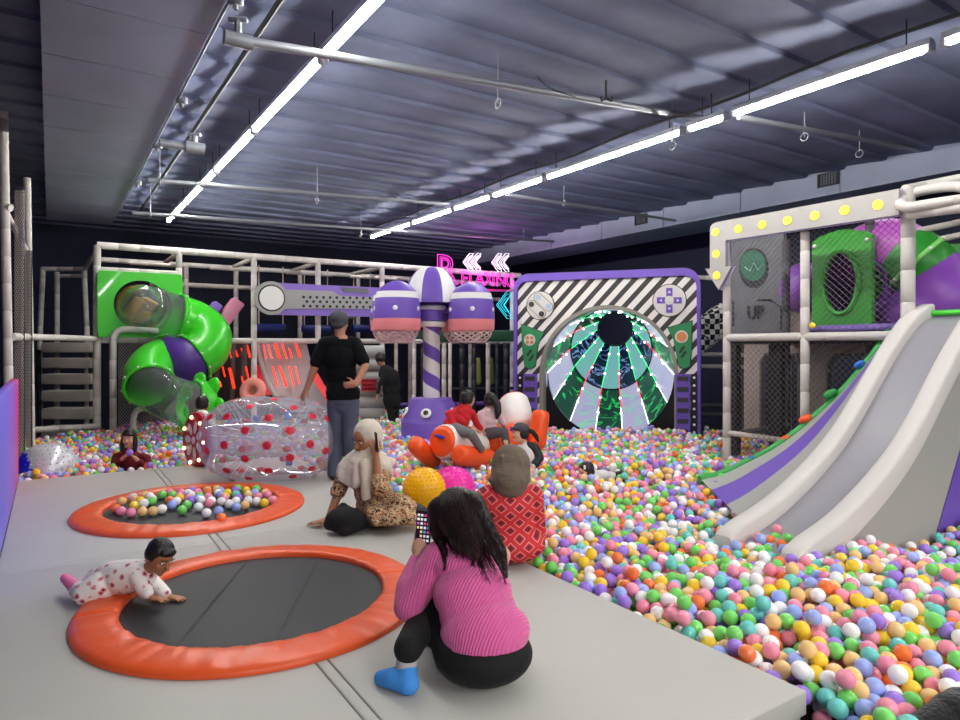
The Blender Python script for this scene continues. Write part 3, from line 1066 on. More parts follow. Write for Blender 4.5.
# ------------------------------------------------------------------ console board
CV = FV - .22
def cpt(px, py):
    """photo pixel of the board -> board coordinates (metres along U, up)"""
    q = onV(CV, px, py); return (q - onV(CV, 252, HY)).dot(UU), q.z
Mc = frame_mat(onV(CV, 252, HY) * Vector((1, 1, 0)) if False else Vector((onV(CV, 252, HY).x, onV(CV, 252, HY).y, 0)), UU, (0, 0, 1))
t = thing('console_board', 'purple and grey console shaped board hanging on the back frame', 'board', Mc.translation + Vector((0, 0, CZ + .4)))
def lp(*pts):
    return [cpt(*p) for p in pts]
cx_, cz_ = cpt(269.5, 298.5); rr = abs(cpt(269.5, 283)[1] - cz_)
circ = lambda r, n=32, a0=0, a1=2 * PI: [(cx_ + r * math.cos(a0 + (a1 - a0) * i / n), cz_ + r * math.sin(a0 + (a1 - a0) * i / n)) for i in range(n + (0 if a1 - a0 > 6.28 else 1))]
b = MB(); b.prism(lp((273, 283), (430, 290.5), (430, 318), (275, 315)), .10, Mc); b.build('backing', M_lilac, t)
Mf = Mc @ Matrix.Translation((0, 0, -.0))
def face(off):
    return Mc @ Matrix.Translation((0, 0, -off)) if False else Mc @ Matrix.Translation((0, 0, -off))
# Mc's z axis points to the viewer when U x up does; check and keep the sign
SGN = 1 if (Mc.to_3x3() @ Vector((0, 0, 1))).dot(VV) < 0 else -1
def lay(poly, d0, d1, name, m, par=None):
    b = MB(); b.prism(poly, d1 - d0, Mc @ Matrix.Translation((0, 0, d0 if SGN > 0 else -d1))); return b.build(name, m, par or t)
if SGN > 0:
    pass
lay(circ(rr * 1.08), .10, .14, 'end_disc', M_grey)
lay(circ(rr * .86), .14, .15, 'disc_ring', M_black); lay(circ(rr * .77), .15, .165, 'button', M_white)
gp = lp((283, 290), (330, 291.5), (338, 296), (367, 297.5), (376, 293.5), (430, 296), (430, 312), (378, 309), (283, 309))
pl = lay(gp, .10, .125, 'grey_plate', M_grey)
lay(lp((338, 287.5), (366, 289), (366, 293.8), (342, 292.5)), .10, .12, 'label_plate', mat('plate_grey', '#6c6a70', .5))
for i in range(15):
    for j in range(3):
        q = cpt(301.5 + 6.6 * i + (3.3 if j % 2 else 0), 297.5 + 4.4 * j + .1 * i)
        b = MB(); b.lathe([(.0, .0), (.028, 0), (.028, .008), (0, .008)], Mc @ Vector((q[0], q[1], .125 * SGN if SGN > 0 else -.133)), Mc.to_3x3() @ Vector((0, 0, 1)), 10); b.build('rivet', M_dark, pl)

# ------------------------------------------------------------------ striped tower with hooded baskets
TW = P(431.5, 445, 9.7)
t = thing('carousel_tower', 'purple tower with striped pole, domed head and hooded hanging baskets', 'tower', (TW.x, TW.y, 0))
o = Vector((TW.x, TW.y, 0))
def zy(py, Y=9.7):
    return CZ + (HY - py) / F * Y
b = MB(); b.lathe([(.44, .05), (.445, zy(421)), (.43, zy(419.5)), (.32, zy(401)), (.30, zy(398)), (0.001, zy(397))], o, n=40)
base = b.build('base', M_purple, t)
for ang in (-PI / 2 - .12, -PI / 2 - 1.15, -PI / 2 + 1.0):
    # eye: white disc and black pupil lying on the sloped shoulder
    d = Vector((math.cos(ang), math.sin(ang), 0)); c = o + d * .405 + Vector((0, 0, zy(410.5)))
    nrm = (d * .85 + Vector((0, 0, .5))).normalized()
    q = nrm.to_track_quat('Z', 'Y').to_matrix()
    b = MB(); b.ball(c, (.078, .075, .022), 24, 10, rot=q); e = b.build('eye', M_white, base)
    b = MB(); b.ball(c + nrm * .013, (.04, .042, .015), 20, 8, rot=q); b.build('pupil', M_black, base)
# spiral pole: the band winds round the column
m = mat('spiral_stripe', '#ffffff', .45); k = NT(m); tc = k.n('ShaderNodeTexCoord'); sx = k.n('ShaderNodeSeparateXYZ'); k.l(tc.outputs['Object'], sx.inputs[0])
at = k.n('ShaderNodeMath', operation='ARCTAN2'); k.l(sx.outputs[1], at.inputs[0]); k.l(sx.outputs[0], at.inputs[1])
dv = k.n('ShaderNodeMath', operation='MULTIPLY', i_1=1 / (2 * PI)); k.l(at.outputs[0], dv.inputs[0])
zz = k.n('ShaderNodeMath', operation='MULTIPLY_ADD', i_1=1 / .41, i_2=.18); k.l(sx.outputs[2], zz.inputs[0])
sm = k.n('ShaderNodeMath', operation='ADD'); k.l(dv.outputs[0], sm.inputs[0]); k.l(zz.outputs[0], sm.inputs[1])
fr = k.n('ShaderNodeMath', operation='FRACT'); k.l(sm.outputs[0], fr.inputs[0])
k.l(k.ramp(fr.outputs[0], [(0, '#6f52b5'), (.47, '#e6e3e2')], 'CONSTANT'), k.b.inputs['Base Color'])
b = MB(); b.lathe([(.124, zy(398)), (.124, zy(326))], o, n=32); b.build('pole', m, t)
prof = [(.13, 327.5, 0), (.20, 327, 1), (.215, 325, 1), (.215, 321.5, 1), (.205, 321, 0), (.205, 311, 0), (.215, 310.5, 1), (.22, 305.5, 1), (.21, 304.5, 0), (.21, 302, 0)]
for i, (y0, y1, r_, mm) in enumerate(((327, 321.5, .215, M_white), (321.5, 310.5, .205, M_purple), (310.5, 305.5, .217, M_white), (305.5, 302, .205, M_purple))):
    b = MB(); b.lathe([(r_ - .02, zy(y0)), (r_, zy(y0) + .015), (r_, zy(y1) - .015), (r_ - .02, zy(y1))], o, n=36); b.build('collar_band', mm, t)
b = MB(); rows = []
z0, z1 = zy(303.5), zy(267)
for i in range(13):
    a = PI / 2 * i / 12
    rows.append([o + Vector((.395 * math.cos(a) ** .8 * math.cos(2 * PI * j / 64), .395 * math.cos(a) ** .8 * math.sin(2 * PI * j / 64), z0 + (z1 - z0) * math.sin(a))) for j in range(65)])
b.grid(rows); b.m = [((q % 64 + 3) // 8) % 2 for q in range(len(b.m))]
b.add([o + Vector((.395 * math.cos(2 * PI * j / 64), .395 * math.sin(2 * PI * j / 64), z0)) for j in range(64)], [tuple(range(64))])
dome = b.build('dome', [M_purple, M_white], t)
for ang in (R(-18), R(223), R(162), R(43)):
    c = o + Vector((math.cos(ang), math.sin(ang), 0)) * .62
    b = MB(); b.tube([o + Vector((0, 0, zy(315))), c + Vector((0, 0, zy(306)))], .035, 8); b.build('arm', M_purple, t)
    s = .325
    def ring(b, pr):
        b.lathe(pr, c, n=32)
    zt, zw0, zw1, zp, zb = zy(283.5), zy(294.5), zy(300.5), zy(320), zy(331)
    b = MB(); ring(b, [(0.001, zt), (.07, zt - .008), (.14, zt - .035), (.23, zt - .10), (.285, zw0)]); hd = b.build('hood', M_purple, t, fix=True)
    b = MB(); ring(b, [(.285, zw0), (.305, zw1)]); b.build('white_band', M_white, hd)
    b = MB(); ring(b, [(.305, zw1), (.33, zw1 - .12), (.335, zp)]); b.build('purple_band', M_purple, hd)
    b = MB(); ring(b, [(.335, zp), (.33, zb + .015), (.32, zb), (.30, zb)]); b.build('pink_band', M_pinkv, hd)
    for w_ in (-PI / 2 + .05, -PI / 2 + 1.2, -PI / 2 - 1.1, PI / 2):
        d = Vector((math.cos(w_), math.sin(w_), 0))
        b = MB(); b.ball(c + d * .332 + Vector((0, 0, zy(310.5))), (.034, .034, .012), 16, 8, rot=d.to_track_quat('Z', 'Y').to_matrix()); b.build('dot', M_white, hd)
    # net basket
    b = MB()
    for sg in (1, -1):
        for i in range(14):
            a0 = 2 * PI * i / 14
            b.tube([c + Vector(((.30 - .10 * f * f) * math.cos(a0 + sg * f * 1.1), (.30 - .10 * f * f) * math.sin(a0 + sg * f * 1.1), zb - .16 * f)) for f in (0, .25, .5, .75, 1)], .007, 4)
    b.torus(c + Vector((0, 0, zb - .16)), .2, .008, n=24, m=5)
    for i in range(5):
        a0 = 2 * PI * i / 5; b.tube([c + Vector((.2 * math.cos(a0), .2 * math.sin(a0), zb - .16)), c + Vector((.2 * math.cos(a0 + 2.4), .2 * math.sin(a0 + 2.4), zb - .17))], .006, 4)
    b.build('net_basket', mat('basket_net', '#e9cfd2', .6), t)

# ------------------------------------------------------------------ neon sign
def neon(body, M, size, m, parent, name, sx=1.0, r=.012, off=0.0, align='LEFT'):
    c = bpy.data.curves.new(name, 'FONT'); c.body = body; c.size = size; c.align_x = align; c.fill_mode = 'NONE'; c.bevel_depth = r; c.bevel_resolution = 1; c.offset = off; c.resolution_u = 3
    ob = bpy.data.objects.new(name, c); COL.objects.link(ob)
    me = bpy.data.meshes.new_from_object(ob.evaluated_get(bpy.context.evaluated_depsgraph_get()))
    bpy.data.objects.remove(ob); bpy.data.curves.remove(c)
    b = MB(); b.at(M @ Matrix.Diagonal((sx, 1, 1, 1))).add([v.co.copy() for v in me.vertices], [list(p.vertices) for p in me.polygons])
    bpy.data.meshes.remove(me)
    return b.build(name, m, parent)
M_npink = mat('neon_pink', '#c0309a', emit='#ff3cd2', es=1.0)
M_nwhite = mat('neon_white', '#ffffff', emit='#f6f0ff', es=.9)
M_ncyan = mat('neon_cyan', '#30a0b0', emit='#38d4ea', es=.6)
NV = FV - .1
t = thing('neon_sign', 'magenta neon sign reading RELAXING on the back frame', 'sign', onV(NV, 475, 288))
def nplace(px, py):
    q = onV(NV, px, py); x = UU.copy()
    return frame_mat(q, x, (0, 0, 1))
px_m = lambda px: 660 / onV(NV, px, 300).y          # pixels per metre there
neon('R', nplace(434.5, 283), 42 / px_m(445), M_npink, t, 'letter', 1.06, .008)
neon('R', nplace(438, 280.0), 34 / px_m(445), M_npink, t, 'letter', .9, .005)
for i, (ch, px) in enumerate(zip('ELAXING', (460.5, 468.5, 475, 483.5, 491.8, 495.5, 505))):
    neon(ch, nplace(px, 284.2 + .35 * i), 18.5 / px_m(490), M_npink, t, 'letter', .92, .0065)
b = MB(); a, c = onV(NV + .04, 458, 289.5), onV(NV + .04, 516, 291); b.tube([a, c], .03, 8); b.build('base_bar', mat('neon_base', '#d12a78', .4), t)
def chevron(cx_, cy_, w_, h_, m, label, group):
    t = thing('neon_arrow', label, 'sign', onV(NV, cx_, cy_ + h_ / 2), group)
    for dx in (0, w_ * .42):
        for ins in (0, 1):
            k_ = .17 * w_ * ins
            b = MB()
            pts = [(cx_ - w_ / 2 + dx + w_ * .58, cy_ - h_ / 2), (cx_ - w_ / 2 + dx + w_ * .36 - k_ * 0, cy_ - h_ / 2), (cx_ - w_ / 2 + dx, cy_), (cx_ - w_ / 2 + dx + w_ * .36, cy_ + h_ / 2), (cx_ - w_ / 2 + dx + w_ * .58, cy_ + h_ / 2), (cx_ - w_ / 2 + dx + w_ * .22, cy_)]
            if ins:
                pts = [((p[0] - cx_ - dx) * .8 + cx_ + dx, (p[1] - cy_) * .72 + cy_) for p in pts]
            b.tube([onV(NV, *p) for p in pts], .0075, 6, closed=True); b.build('tube', m, t)
chevron(472, 262, 18, 17, M_nwhite, 'white neon double arrow next to the neon letter R', 'white neon arrows')
chevron(500.5, 262.5, 17.5, 18, M_nwhite, 'white neon double arrow above the end of the neon word', 'white neon arrows')
t2 = thing('neon_arrow', 'large cyan neon arrow beside the tunnel arch', 'sign', onV(NV, 504, 318))
for s in (1, .78, .5):
    b = MB(); b.tube([onV(NV - .02, 505 + (p[0] - 505) * s, 305 + (p[1] - 305) * s) for p in ((513, 291), (507, 291), (496.5, 305), (507, 318.5), (513, 318.5), (503.5, 305))], .008, 6, closed=True); b.build('tube', M_ncyan, t2)

def glow(name, p, c, e, r=.25):
    l = bpy.data.lights.new(name, 'POINT'); l.energy = e; l.color = c; l.shadow_soft_size = r
    o_ = bpy.data.objects.new(name, l); COL.objects.link(o_); o_.location = p
glow('neon_glow', onV(NV - .35, 486, 268), (1.0, .12, .75), 19)
glow('arrow_glow', onV(NV - .3, 506, 305), (.15, .85, 1.0), 6)
# ------------------------------------------------------------------ light tunnel behind a game-pad facade
A0, A1 = P(513.5, HY, 11.33), P(702, HY, 10.27)
A0.z = A1.z = 0
FX = (A1 - A0).normalized(); FW = (A1 - A0).length
FN = FX.cross(Vector((0, 0, 1)))                 # towards the viewer
def fl(px, py):
    """photo pixel -> facade coordinates"""
    a = (px - CX) / F
    d = Vector((a, 1, (HY - py) / F)); o = Vector((0, 0, CZ))
    s = (A0 - o).dot(FN) / d.dot(FN)
    q = o + d * s
    return (q - A0).dot(FX), q.z
MFc = frame_mat(A0, FX, (0, 0, 1))
t = thing('tunnel_arch', 'striped game-pad facade around the round light tunnel', 'arch', A0)
zt = fl(608, 271)[1]
HCX, HCZ = fl(606.5, 374); HR = (fl(673.3, 374)[0] - fl(540, 374)[0]) / 2
def rrect(x0, x1, z0, z1, r, n=8):
    o = []
    for cx_, cz_, a in ((x1 - r, z1 - r, 0), (x0 + r, z1 - r, 90)):
        o += [(cx_ + r * math.cos(R(a + 90 * i / n)), cz_ + r * math.sin(R(a + 90 * i / n))) for i in range(n + 1)]
    return o + [(x0, z0), (x1, z0)]
def arch_poly(r, zb):
    """opening: three-quarter circle with straight legs down"""
    o = []
    for i in range(49):
        a = R(0) + PI * i / 48
        o.append((HCX + r * math.cos(a), HCZ + r * math.sin(a)))
    return [(HCX + r, zb)] + o + [(HCX - r, zb)]
def outer_for(inner, x0, x1, z0, z1, r):
    """outline matched point by point to the arch, on a rounded frame"""
    o = []
    for (x, z) in inner:
        dx, dz = x - HCX, z - HCZ
        if dz <= 0.001:
            o.append((x1 if dx > 0 else x0, z)); continue
        L = math.hypot(dx, dz); dx /= L; dz /= L
        s = min((x1 - HCX) / dx if dx > 0 else (x0 - HCX) / dx if dx < 0 else 1e9, (z1 - HCZ) / dz)
        o.append((HCX + dx * s, HCZ + dz * s))
    return o
def strip(inner, outer, d0, d1, name, m, par):
    b = MB(); n = len(inner)
    vs = [MFc @ Vector((p[0], p[1], z)) for z in (d0, d1) for ring in (inner, outer) for p in ring]
    fs = []
    for i in range(n - 1):
        j = i + 1
        fs += [(i, n + i, n + j, j), (2 * n + i, 2 * n + j, 3 * n + j, 3 * n + i), (i, j, 2 * n + j, 2 * n + i), (n + i, 3 * n + i, 3 * n + j, n + j)]
    b.add(vs, fs); return b.build(name, m, par)
m = mat('diagonal_stripes', '#e4e0dc', .5); k = NT(m); tc = k.n('ShaderNodeTexCoord'); mp = k.n('ShaderNodeMapping'); k.l(tc.outputs['Object'], mp.inputs[0])
mp.inputs['Rotation'].default_value = (0, 0, -math.atan2(FX.y, FX.x))
sx = k.n('ShaderNodeSeparateXYZ'); k.l(mp.outputs[0], sx.inputs[0])
sb = k.n('ShaderNodeMath', operation='MULTIPLY_ADD', i_1=-.92); k.l(sx.outputs[2], sb.inputs[0]); k.l(sx.outputs[0], sb.inputs[2])
dv = k.n('ShaderNodeMath', operation='DIVIDE', i_1=.235); k.l(sb.outputs[0], dv.inputs[0])
fr = k.n('ShaderNodeMath', operation='FRACT'); k.l(dv.outputs[0], fr.inputs[0])
k.l(k.ramp(fr.outputs[0], [(0, '#3c393a'), (.46, '#e9e5e0')], 'CONSTANT'), k.b.inputs['Base Color'])
inn = arch_poly(HR + .04, .3)
zmid = fl(530, 374)[1]
b = MB()
outp = outer_for(inn, .03, FW - .03, .3, zt - .1, .15)
strip(inn, outp, -.18, 0.0, 'stripe_panel', m, t)
strip(arch_poly(HR - .02, .3), inn, -.2, .02, 'arch_rim', mat('rim_grey', '#8d8880', .45), t)
# purple surround: rounded hoop over the top and upper sides
hoop = []
r_ = .26
x0, x1 = 0.02, FW - .02
zs = zmid + .28
hoop = [(x1, .3), (x1, zs)] + rrect(x0, x1, 0, zt, r_)[:18] + [(x0, zs), (x0, .3)]
hin = [(x1 - .05, .3), (x1 - .05, zs)] + [(p[0], p[1]) for p in rrect(x0 + .06, x1 - .06, 0, zt - .125, r_ - .08)[:18]] + [(x0 + .05, zs), (x0 + .05, .3)]
strip(hin, hoop, -.26, .05, 'surround', M_purple, t)
def flay(poly, d0, d1, name, m, par):
    b = MB(); b.prism([fl(*p) for p in poly], d1 - d0, MFc @ Matrix.Translation((0, 0, d0))); return b.build(name, m, par)
def fdisc(px, py, r, d0, d1, name, m, par, n=28, sc=1.0):
    cx_, cz_ = fl(px, py); s = r * 10.8 / F
    b = MB(); b.prism([(cx_ + s * math.cos(2 * PI * i / n), cz_ + s * math.sin(2 * PI * i / n) * sc) for i in range(n)], d1 - d0, MFc @ Matrix.Translation((0, 0, d0))); return b.build(name, m, par)
M_disc = mat('printed_disc', '#d9d5d0', .5); M_line = mat('print_dark', '#3a3738', .5); M_blue = mat('print_blue', '#a9c3d8', .5)
M_pgreen = mat('print_green', '#2f8a55', .45); M_tan = mat('print_tan', '#d88a55', .5)
# left button disc
g = fdisc(540.5, 305.5, 15, .0, .02, 'button_disc', M_line, t); fdisc(540.5, 305.5, 14.2, .02, .028, 'face', M_disc, g)
def capsule(a, c, r):
    (ax, az), (bx, bz) = fl(*a), fl(*c); r = r * 10.8 / F; th = math.atan2(bz - az, bx - ax)
    return [(bx + r * math.cos(th - PI / 2 + PI * i / 8), bz + r * math.sin(th - PI / 2 + PI * i / 8)) for i in range(9)] + [(ax + r * math.cos(th + PI / 2 + PI * i / 8), az + r * math.sin(th + PI / 2 + PI * i / 8)) for i in range(9)]
def fcap(a, c, r, d0, d1, name, m, par):
    b = MB(); b.prism(capsule(a, c, r), d1 - d0, MFc @ Matrix.Translation((0, 0, d0))); return b.build(name, m, par)
for a, c in (((538.5, 297.5), (549, 307)), ((532, 304.5), (542, 314))):
    fcap(a, c, 4.6, .028, .031, 'outline', M_line, g); fcap(a, c, 4.1, .031, .034, 'slot', M_disc, g)
for px, py, mm in ((538.5, 297.5, M_blue), (549, 306.5, M_blue), (532, 304.5, M_line), (542, 314, M_line)):
    fdisc(px, py, 2.9, .034, .042, 'button', mm, g, 16)
# direction pad
g = fdisc(669.5, 300.5, 16, 0, .02, 'direction_pad', M_line, t); fdisc(669.5, 300.5, 15.2, .02, .028, 'face', M_disc, g)
for dx, dy in ((0, -8.2), (0, 8.2), (-8.2, 0), (8.2, 0)):
    w_, h_ = (3.1, 4.2) if dx == 0 else (4.2, 3.1)
    cx_, cy_ = 669.5 + dx, 300.5 + dy
    flay(((cx_ - w_, cy_ - h_), (cx_ + w_, cy_ - h_), (cx_ + w_, cy_ + h_), (cx_ - w_, cy_ + h_)), .028, .036, 'key', M_purple, g)
    ux, uy = dx / 8.2, dy / 8.2
    flay(((cx_ + ux * 1.8, cy_ + uy * 1.8), (cx_ - ux * .8 - uy * 1.5, cy_ - uy * .8 + ux * 1.5), (cx_ - ux * .8 + uy * 1.5, cy_ - uy * .8 - ux * 1.5)), .036, .039, 'arrow', M_white, g)
fdisc(669.5, 300.5, 4.3, .03, .04, 'hub', M_disc, g, 18)
# green pads
for sd, pts, bc in ((0, ((521.8, 324.5), (544, 333), (538, 345), (535.5, 366), (530.5, 369), (525, 366), (523, 350)), (530.2, 340)), (1, ((692, 321), (668, 328), (674, 340), (679, 366), (684, 369), (690, 366), (691.5, 345)), (681.7, 336.7))):
    g = flay(tuple((a + (a - bc[0]) * .07, c + (c - bc[1] - 6) * .04) for a, c in pts), .0, .015, 'pad_outline', M_line, t); flay(pts, .015, .03, 'pad', M_pgreen, g)
    fdisc(bc[0], bc[1], 6.1, .03, .038, 'ring', M_disc, g, 20)
    if sd:
        fdisc(bc[0], bc[1], 4.6, .038, .046, 'button', M_tan, g, 18)
    else:
        for dx, dy in ((-2.2, -2.2), (2.2, -2.2), (-2.2, 2.2), (2.2, 2.2)):
            fdisc(bc[0] + dx, bc[1] + dy, 1.8, .038, .045, 'button', M_tan, g, 12)
    for q in ((-.5, 12), (1.5, 17)) if not sd else ((.3, 12), (2, 17)):
        fcap((bc[0] + q[0] - 1.6, bc[1] + q[1] + 3), (bc[0] + q[0] + 1.6, bc[1] + q[1] - 1.5), 1.3, .03, .035, 'slot', M_line, g)
# lower columns: dotted dark strip and purple block with dark windows
for xs, xp, dots in (((518.6, 523.4), (524, 537.5), (521,)), ((691, 697.6), (676, 690.5), (694.3,))):
    flay(((xs[0], 374), (xs[1], 374), (xs[1], 445), (xs[0], 445)), .02, .055, 'dotted_strip', M_black, t)
    cb = flay(((xp[0], 374), (xp[1], 374), (xp[1], 445), (xp[0], 445)), .0, .05, 'column', M_purple, t)
    for i in range(6):
        y = 378.5 + 10.6 * i
        flay(((xp[0] + 1.5, y - 2.2), (xp[1] - 1.8, y - 2.2), (xp[1] - 1.8, y + 2.2), (xp[0] + 1.5, y + 2.2)), .05, .056, 'window', M_line, cb)
    for i in range(8):
        fdisc(dots[0], 377.5 + 7.8 * i, 1.25, .05, .062, 'lamp', M_white, t, 10)
# sill that closes the opening below the tunnel ring
m_in = mat('tunnel_dark', '#0b0c12', .35)
b = MB(); q = arch_poly(HR - .03, .3)
vs = [MFc @ Vector((p[0], p[1], -.24)) for p in q]; ring = [MFc @ Vector((HCX + (HR - .04) * math.cos(PI * 2 * i / 48), HCZ + (HR - .04) * math.sin(PI * 2 * i / 48), -.24)) for i in range(48)]
for sg in (0, 1):
    # lower corners between the round tunnel and the straight legs
    arc = [(HCX + (HR - .04) * math.cos(R(-a)) * (1 if sg == 0 else -1), HCZ + (HR - .04) * math.sin(R(-a))) for a in range(0, 91, 6)]
    xo = HCX + (HR - .02) * (1 if sg == 0 else -1)
    poly = arc + [(HCX, HCZ - HR - .2), (xo, HCZ - HR - .2)]
    b.prism(poly, .06, MFc @ Matrix.Translation((0, 0, -.27)))
b.build('corner_fill', m_in, t)

# tunnel: two tapering drums of screen panels
t = thing('light_tunnel', 'round tunnel of glowing screen panels inside the striped arch', 'tunnel', P(606, 440, 11.2))
C = [MFc @ Vector((HCX, HCZ, -.22)), P(610.5, 349, 12.5), P(615, 328.5, 13.8)]
RR = [HR - .03, 41 * 12.5 / F, 17.2 * 13.8 / F]
def screen(name, a, c, line, es, sc):
    m = mat(name, '#000000', .3)
    k = NT(m); tc = k.n('ShaderNodeTexCoord'); n1 = k.n('ShaderNodeTexNoise', i_Scale=sc, i_Detail=5.0, i_Distortion=1.2); k.l(tc.outputs['Object'], n1.inputs[0])
    mk = [(0, a), (.40, c), (.52, c), (.535, line), (.56, line), (.575, a)] if line else [(0.2, a), (.8, c)]
    k.l(k.ramp(n1.outputs[0], mk), k.b.inputs['Emission Color']); k.b.inputs['Emission Strength'].default_value = es
    return m
S_lav = screen('screen_lavender', '#b3b0d8', '#c2c0e2', None, .5, 2)
S_lavg = screen('screen_lavender_green', '#b4b1d9', '#bab7dc', '#8ee0c0', .47, 1.5)
S_grn = screen('screen_green', '#03241f', '#063a2c', '#22d860', .5, 2.2)
S_navy = screen('screen_navy', '#060a22', '#0a1238', '#7fa0e8', .48, 2.6)
S_teal = screen('screen_teal', '#7fb9c9', '#79c9b6', None, .47, 1.3)
S_dk = screen('screen_dark', '#05060c', '#0a0f22', None, .6, 2)
LEDS = [mat('led_white', '#ffffff', emit='#ffffff', es=2), mat('led_green', '#40ff90', emit='#30f080', es=1.2), mat('led_red', '#ff4060', emit='#ff3050', es=1.2)]
N = 14
def rim(C_, r, i, dz=0):
    # ring lies parallel to the facade
    a = 2 * PI * i / N - PI / 2 + PI / N
    return C_ + FX * (r * math.cos(a)) + Vector((0, 0, 1)) * (r * math.sin(a))
for d_ in (0, 1):
    for i in range(N):
        rows = []
        for s in range(5):
            f = s / 4; Cc = C[d_].lerp(C[d_ + 1], f); r_ = RR[d_] + (RR[d_ + 1] - RR[d_]) * f
            rows.append([rim(Cc, r_, i - 1 + .03 + .94 * q / 4) for q in range(5)])
        b = MB(); b.grid(rows); b.grid([[p + (p - C[d_].lerp(C[d_ + 1], s / 4)).normalized() * .03 for p in r_] for s, r_ in enumerate(rows)])
        up = math.sin(2 * PI * (i - .5) / N - PI / 2 + PI / N) > .35
        if d_ == 0:
            mm = (S_grn if i % 2 == 0 else (S_lavg if i % 4 == 1 else S_lav))
        else:
            mm = (S_teal if i % 2 == 0 else S_navy) if not up else (S_dk if i % 2 else S_teal)
        b.build('screen', mm, t)
        # led strip along each panel edge
        for f0, f1, li in ((.0, .55, 0), (.55, 1, (2, 2, 1)[i % 3])) if d_ == 0 else ((0, .4, (2, 1, 1)[i % 3]), (.4, .95, 1)):
            pa = rim(C[d_].lerp(C[d_ + 1], f0), RR[d_] + (RR[d_ + 1] - RR[d_]) * f0 - .012, i); pb = rim(C[d_].lerp(C[d_ + 1], f1), RR[d_] + (RR[d_ + 1] - RR[d_]) * f1 - .012, i)
            b = MB(); b.tube([pa, pb], .007, 5); b.build('led_strip', LEDS[li], t)
        for f in (.42, .75) if d_ == 0 else (.3, .75):
            pa = rim(C[d_].lerp(C[d_ + 1], f), RR[d_] + (RR[d_ + 1] - RR[d_]) * f - .03, i)
            b = MB(); b.ball(pa, .022, 8, 5); b.build('bulb', LEDS[0], t)
b = MB(); b.tube([rim(C[1], RR[1] - .01, i * N / 48) for i in range(48)], .015, 6, closed=True); b.build('joint_ring', M_dark, t)
b = MB(); b.tube([rim(C[2], RR[2], i * N / 48) for i in range(48)], .03, 6, closed=True); b.build('end_ring', M_dark, t)
# ------------------------------------------------------------------ slide tower at the right
TU = 7.2
def upost(t, px, y0, z0, u=TU, r=.05, m=None, name='post'):
    a = onU(u, px, y0); c = a.copy(); c.z = z0
    return foam(name, [c, a], r, t, m)
def urail(t, x0, x1, z, u=TU, r=.045, m=None, name='rail'):
    a, c = onU(u, x0, HY), onU(u, x1, HY); a.z = c.z = z
    return foam(name, [a, c], r, t, m)
M_netg = mat('grey_net', '#6d686b', .8)
t = thing('slide_tower', 'white tube and net tower behind the wide white slide', 'tower', onU(TU, 805, HY)); t.location.z = 0; t['_o'] = list(t.location)
upost(t, 727, 240, .05, r=.05, m=M_foamw)
upost(t, 805, 232, .05, r=.05, m=M_foam)
upost(t, 908, 188, .05, r=.066, m=M_foamw)
urail(t, 727, 906, CZ + .105, r=.05, m=M_foamw)
upost(t, 786, 240, .05, u=8.0, m=mat('foam_dark', '#57555a', .7)); upost(t, 870, 215, .05, u=8.0, m=MATS['foam_dark'])
foam('rail', [onU(TU, 729, 433), onU(TU + .1, 781, 440)], .035, t, M_netp)
foam('rail', [onU(TU + .3, 740, 433), onU(TU + .8, 790, 426)], .04, t, MATS['foam_dark'])
for pts, r in (([(985, 192, 5.9), (955, 186.5, 6.2), (925, 190, 6.5), (906, 196, 6.62), (900, 204, 6.55), (908, 207, 6.4), (930, 204, 6.2), (990, 195, 5.7)], .05),
               ([(910, 215, 6.5), (935, 211, 6.2), (990, 204, 5.7)], .05), ([(905, 189, 6.62), (930, 184, 6.75), (990, 172, 6.4)], .045)):
    foam('guard_rail', spline([P(*q) for q in pts], 4), r, t, M_foamw)
for y in (228, 241):
    foam('rail', [P(917, y + 3, 7.4), P(1000, y - 14, 7.0)], .035, t, M_netp)
# net over the face
a = onU(TU + .02, 728, HY); c = onU(TU + .02, 900, HY)
def at_z(p, z): return Vector((p.x, p.y, z))
net_mb(at_z(a, CZ + .1), at_z(c, CZ + .1), at_z(c, CZ + 1.34), at_z(a, CZ + 1.34), 28, 18, .0034).build('net', M_netg, t)
net_mb(at_z(a, .45), at_z(c, .45), at_z(c, CZ + .1), at_z(a, CZ + .1), 28, 20, .0034).build('net', M_netg, t)
# deck with a lilac kick pad
q = onU(TU + .15, 812, 329.5); w_ = onU(TU + .15, 898, 327)
b = MB(); b.tube([q, w_], .045, 10); b.build('kick_pad', M_lilac, t)
b = MB(); hbox(b, TU + .05, 9.6, UVof(onU(TU, 905, HY))[1] - .1, UVof(onU(TU, 727, HY))[1], CZ + .02, CZ + .1); b.build('deck', M_dark, t)
b = MB(); b.ball(onU(TU - .02, 812.5, 325.5), .035, 16, 10); single(b, 'play_ball', BM[6], 'yellow ball caught in the tower net beside the green hole panel', 'ball')

# arrow sign
M_sign = mat('sign_grey', '#a5a29f', .5); M_lamp = mat('yellow_dot', '#fff04a', .35, emit='#ffe83a', es=.3)
SU = TU - .08
t = thing('arrow_sign', 'grey arrow sign with yellow dots bending down over the tower', 'sign', onU(SU, 722, 289))
sp = [(722, 290), (708.5, 269), (713.5, 269), (713.5, 229), (715, 225.5), (719, 223), (727, 221.5), (902.5, 189.5), (902.5, 215.5), (729, 241), (729, 267), (735, 266.3)]
MS = frame_mat(Vector((0, 0, 0)), VV, (0, 0, 1)); MS.translation = UU * SU
nz = 1 if (MS.to_3x3() @ Vector((0, 0, 1))).dot(UU) < 0 else -1
def sl(px, py):
    q = onU(SU, px, py); return (q.dot(VV), q.z)
def slay(poly, d0, d1, name, m, par):
    b = MB(); b.prism(poly, (d1 - d0) * nz, MS @ Matrix.Translation((0, 0, d0 * nz))); return b.build(name, m, par)
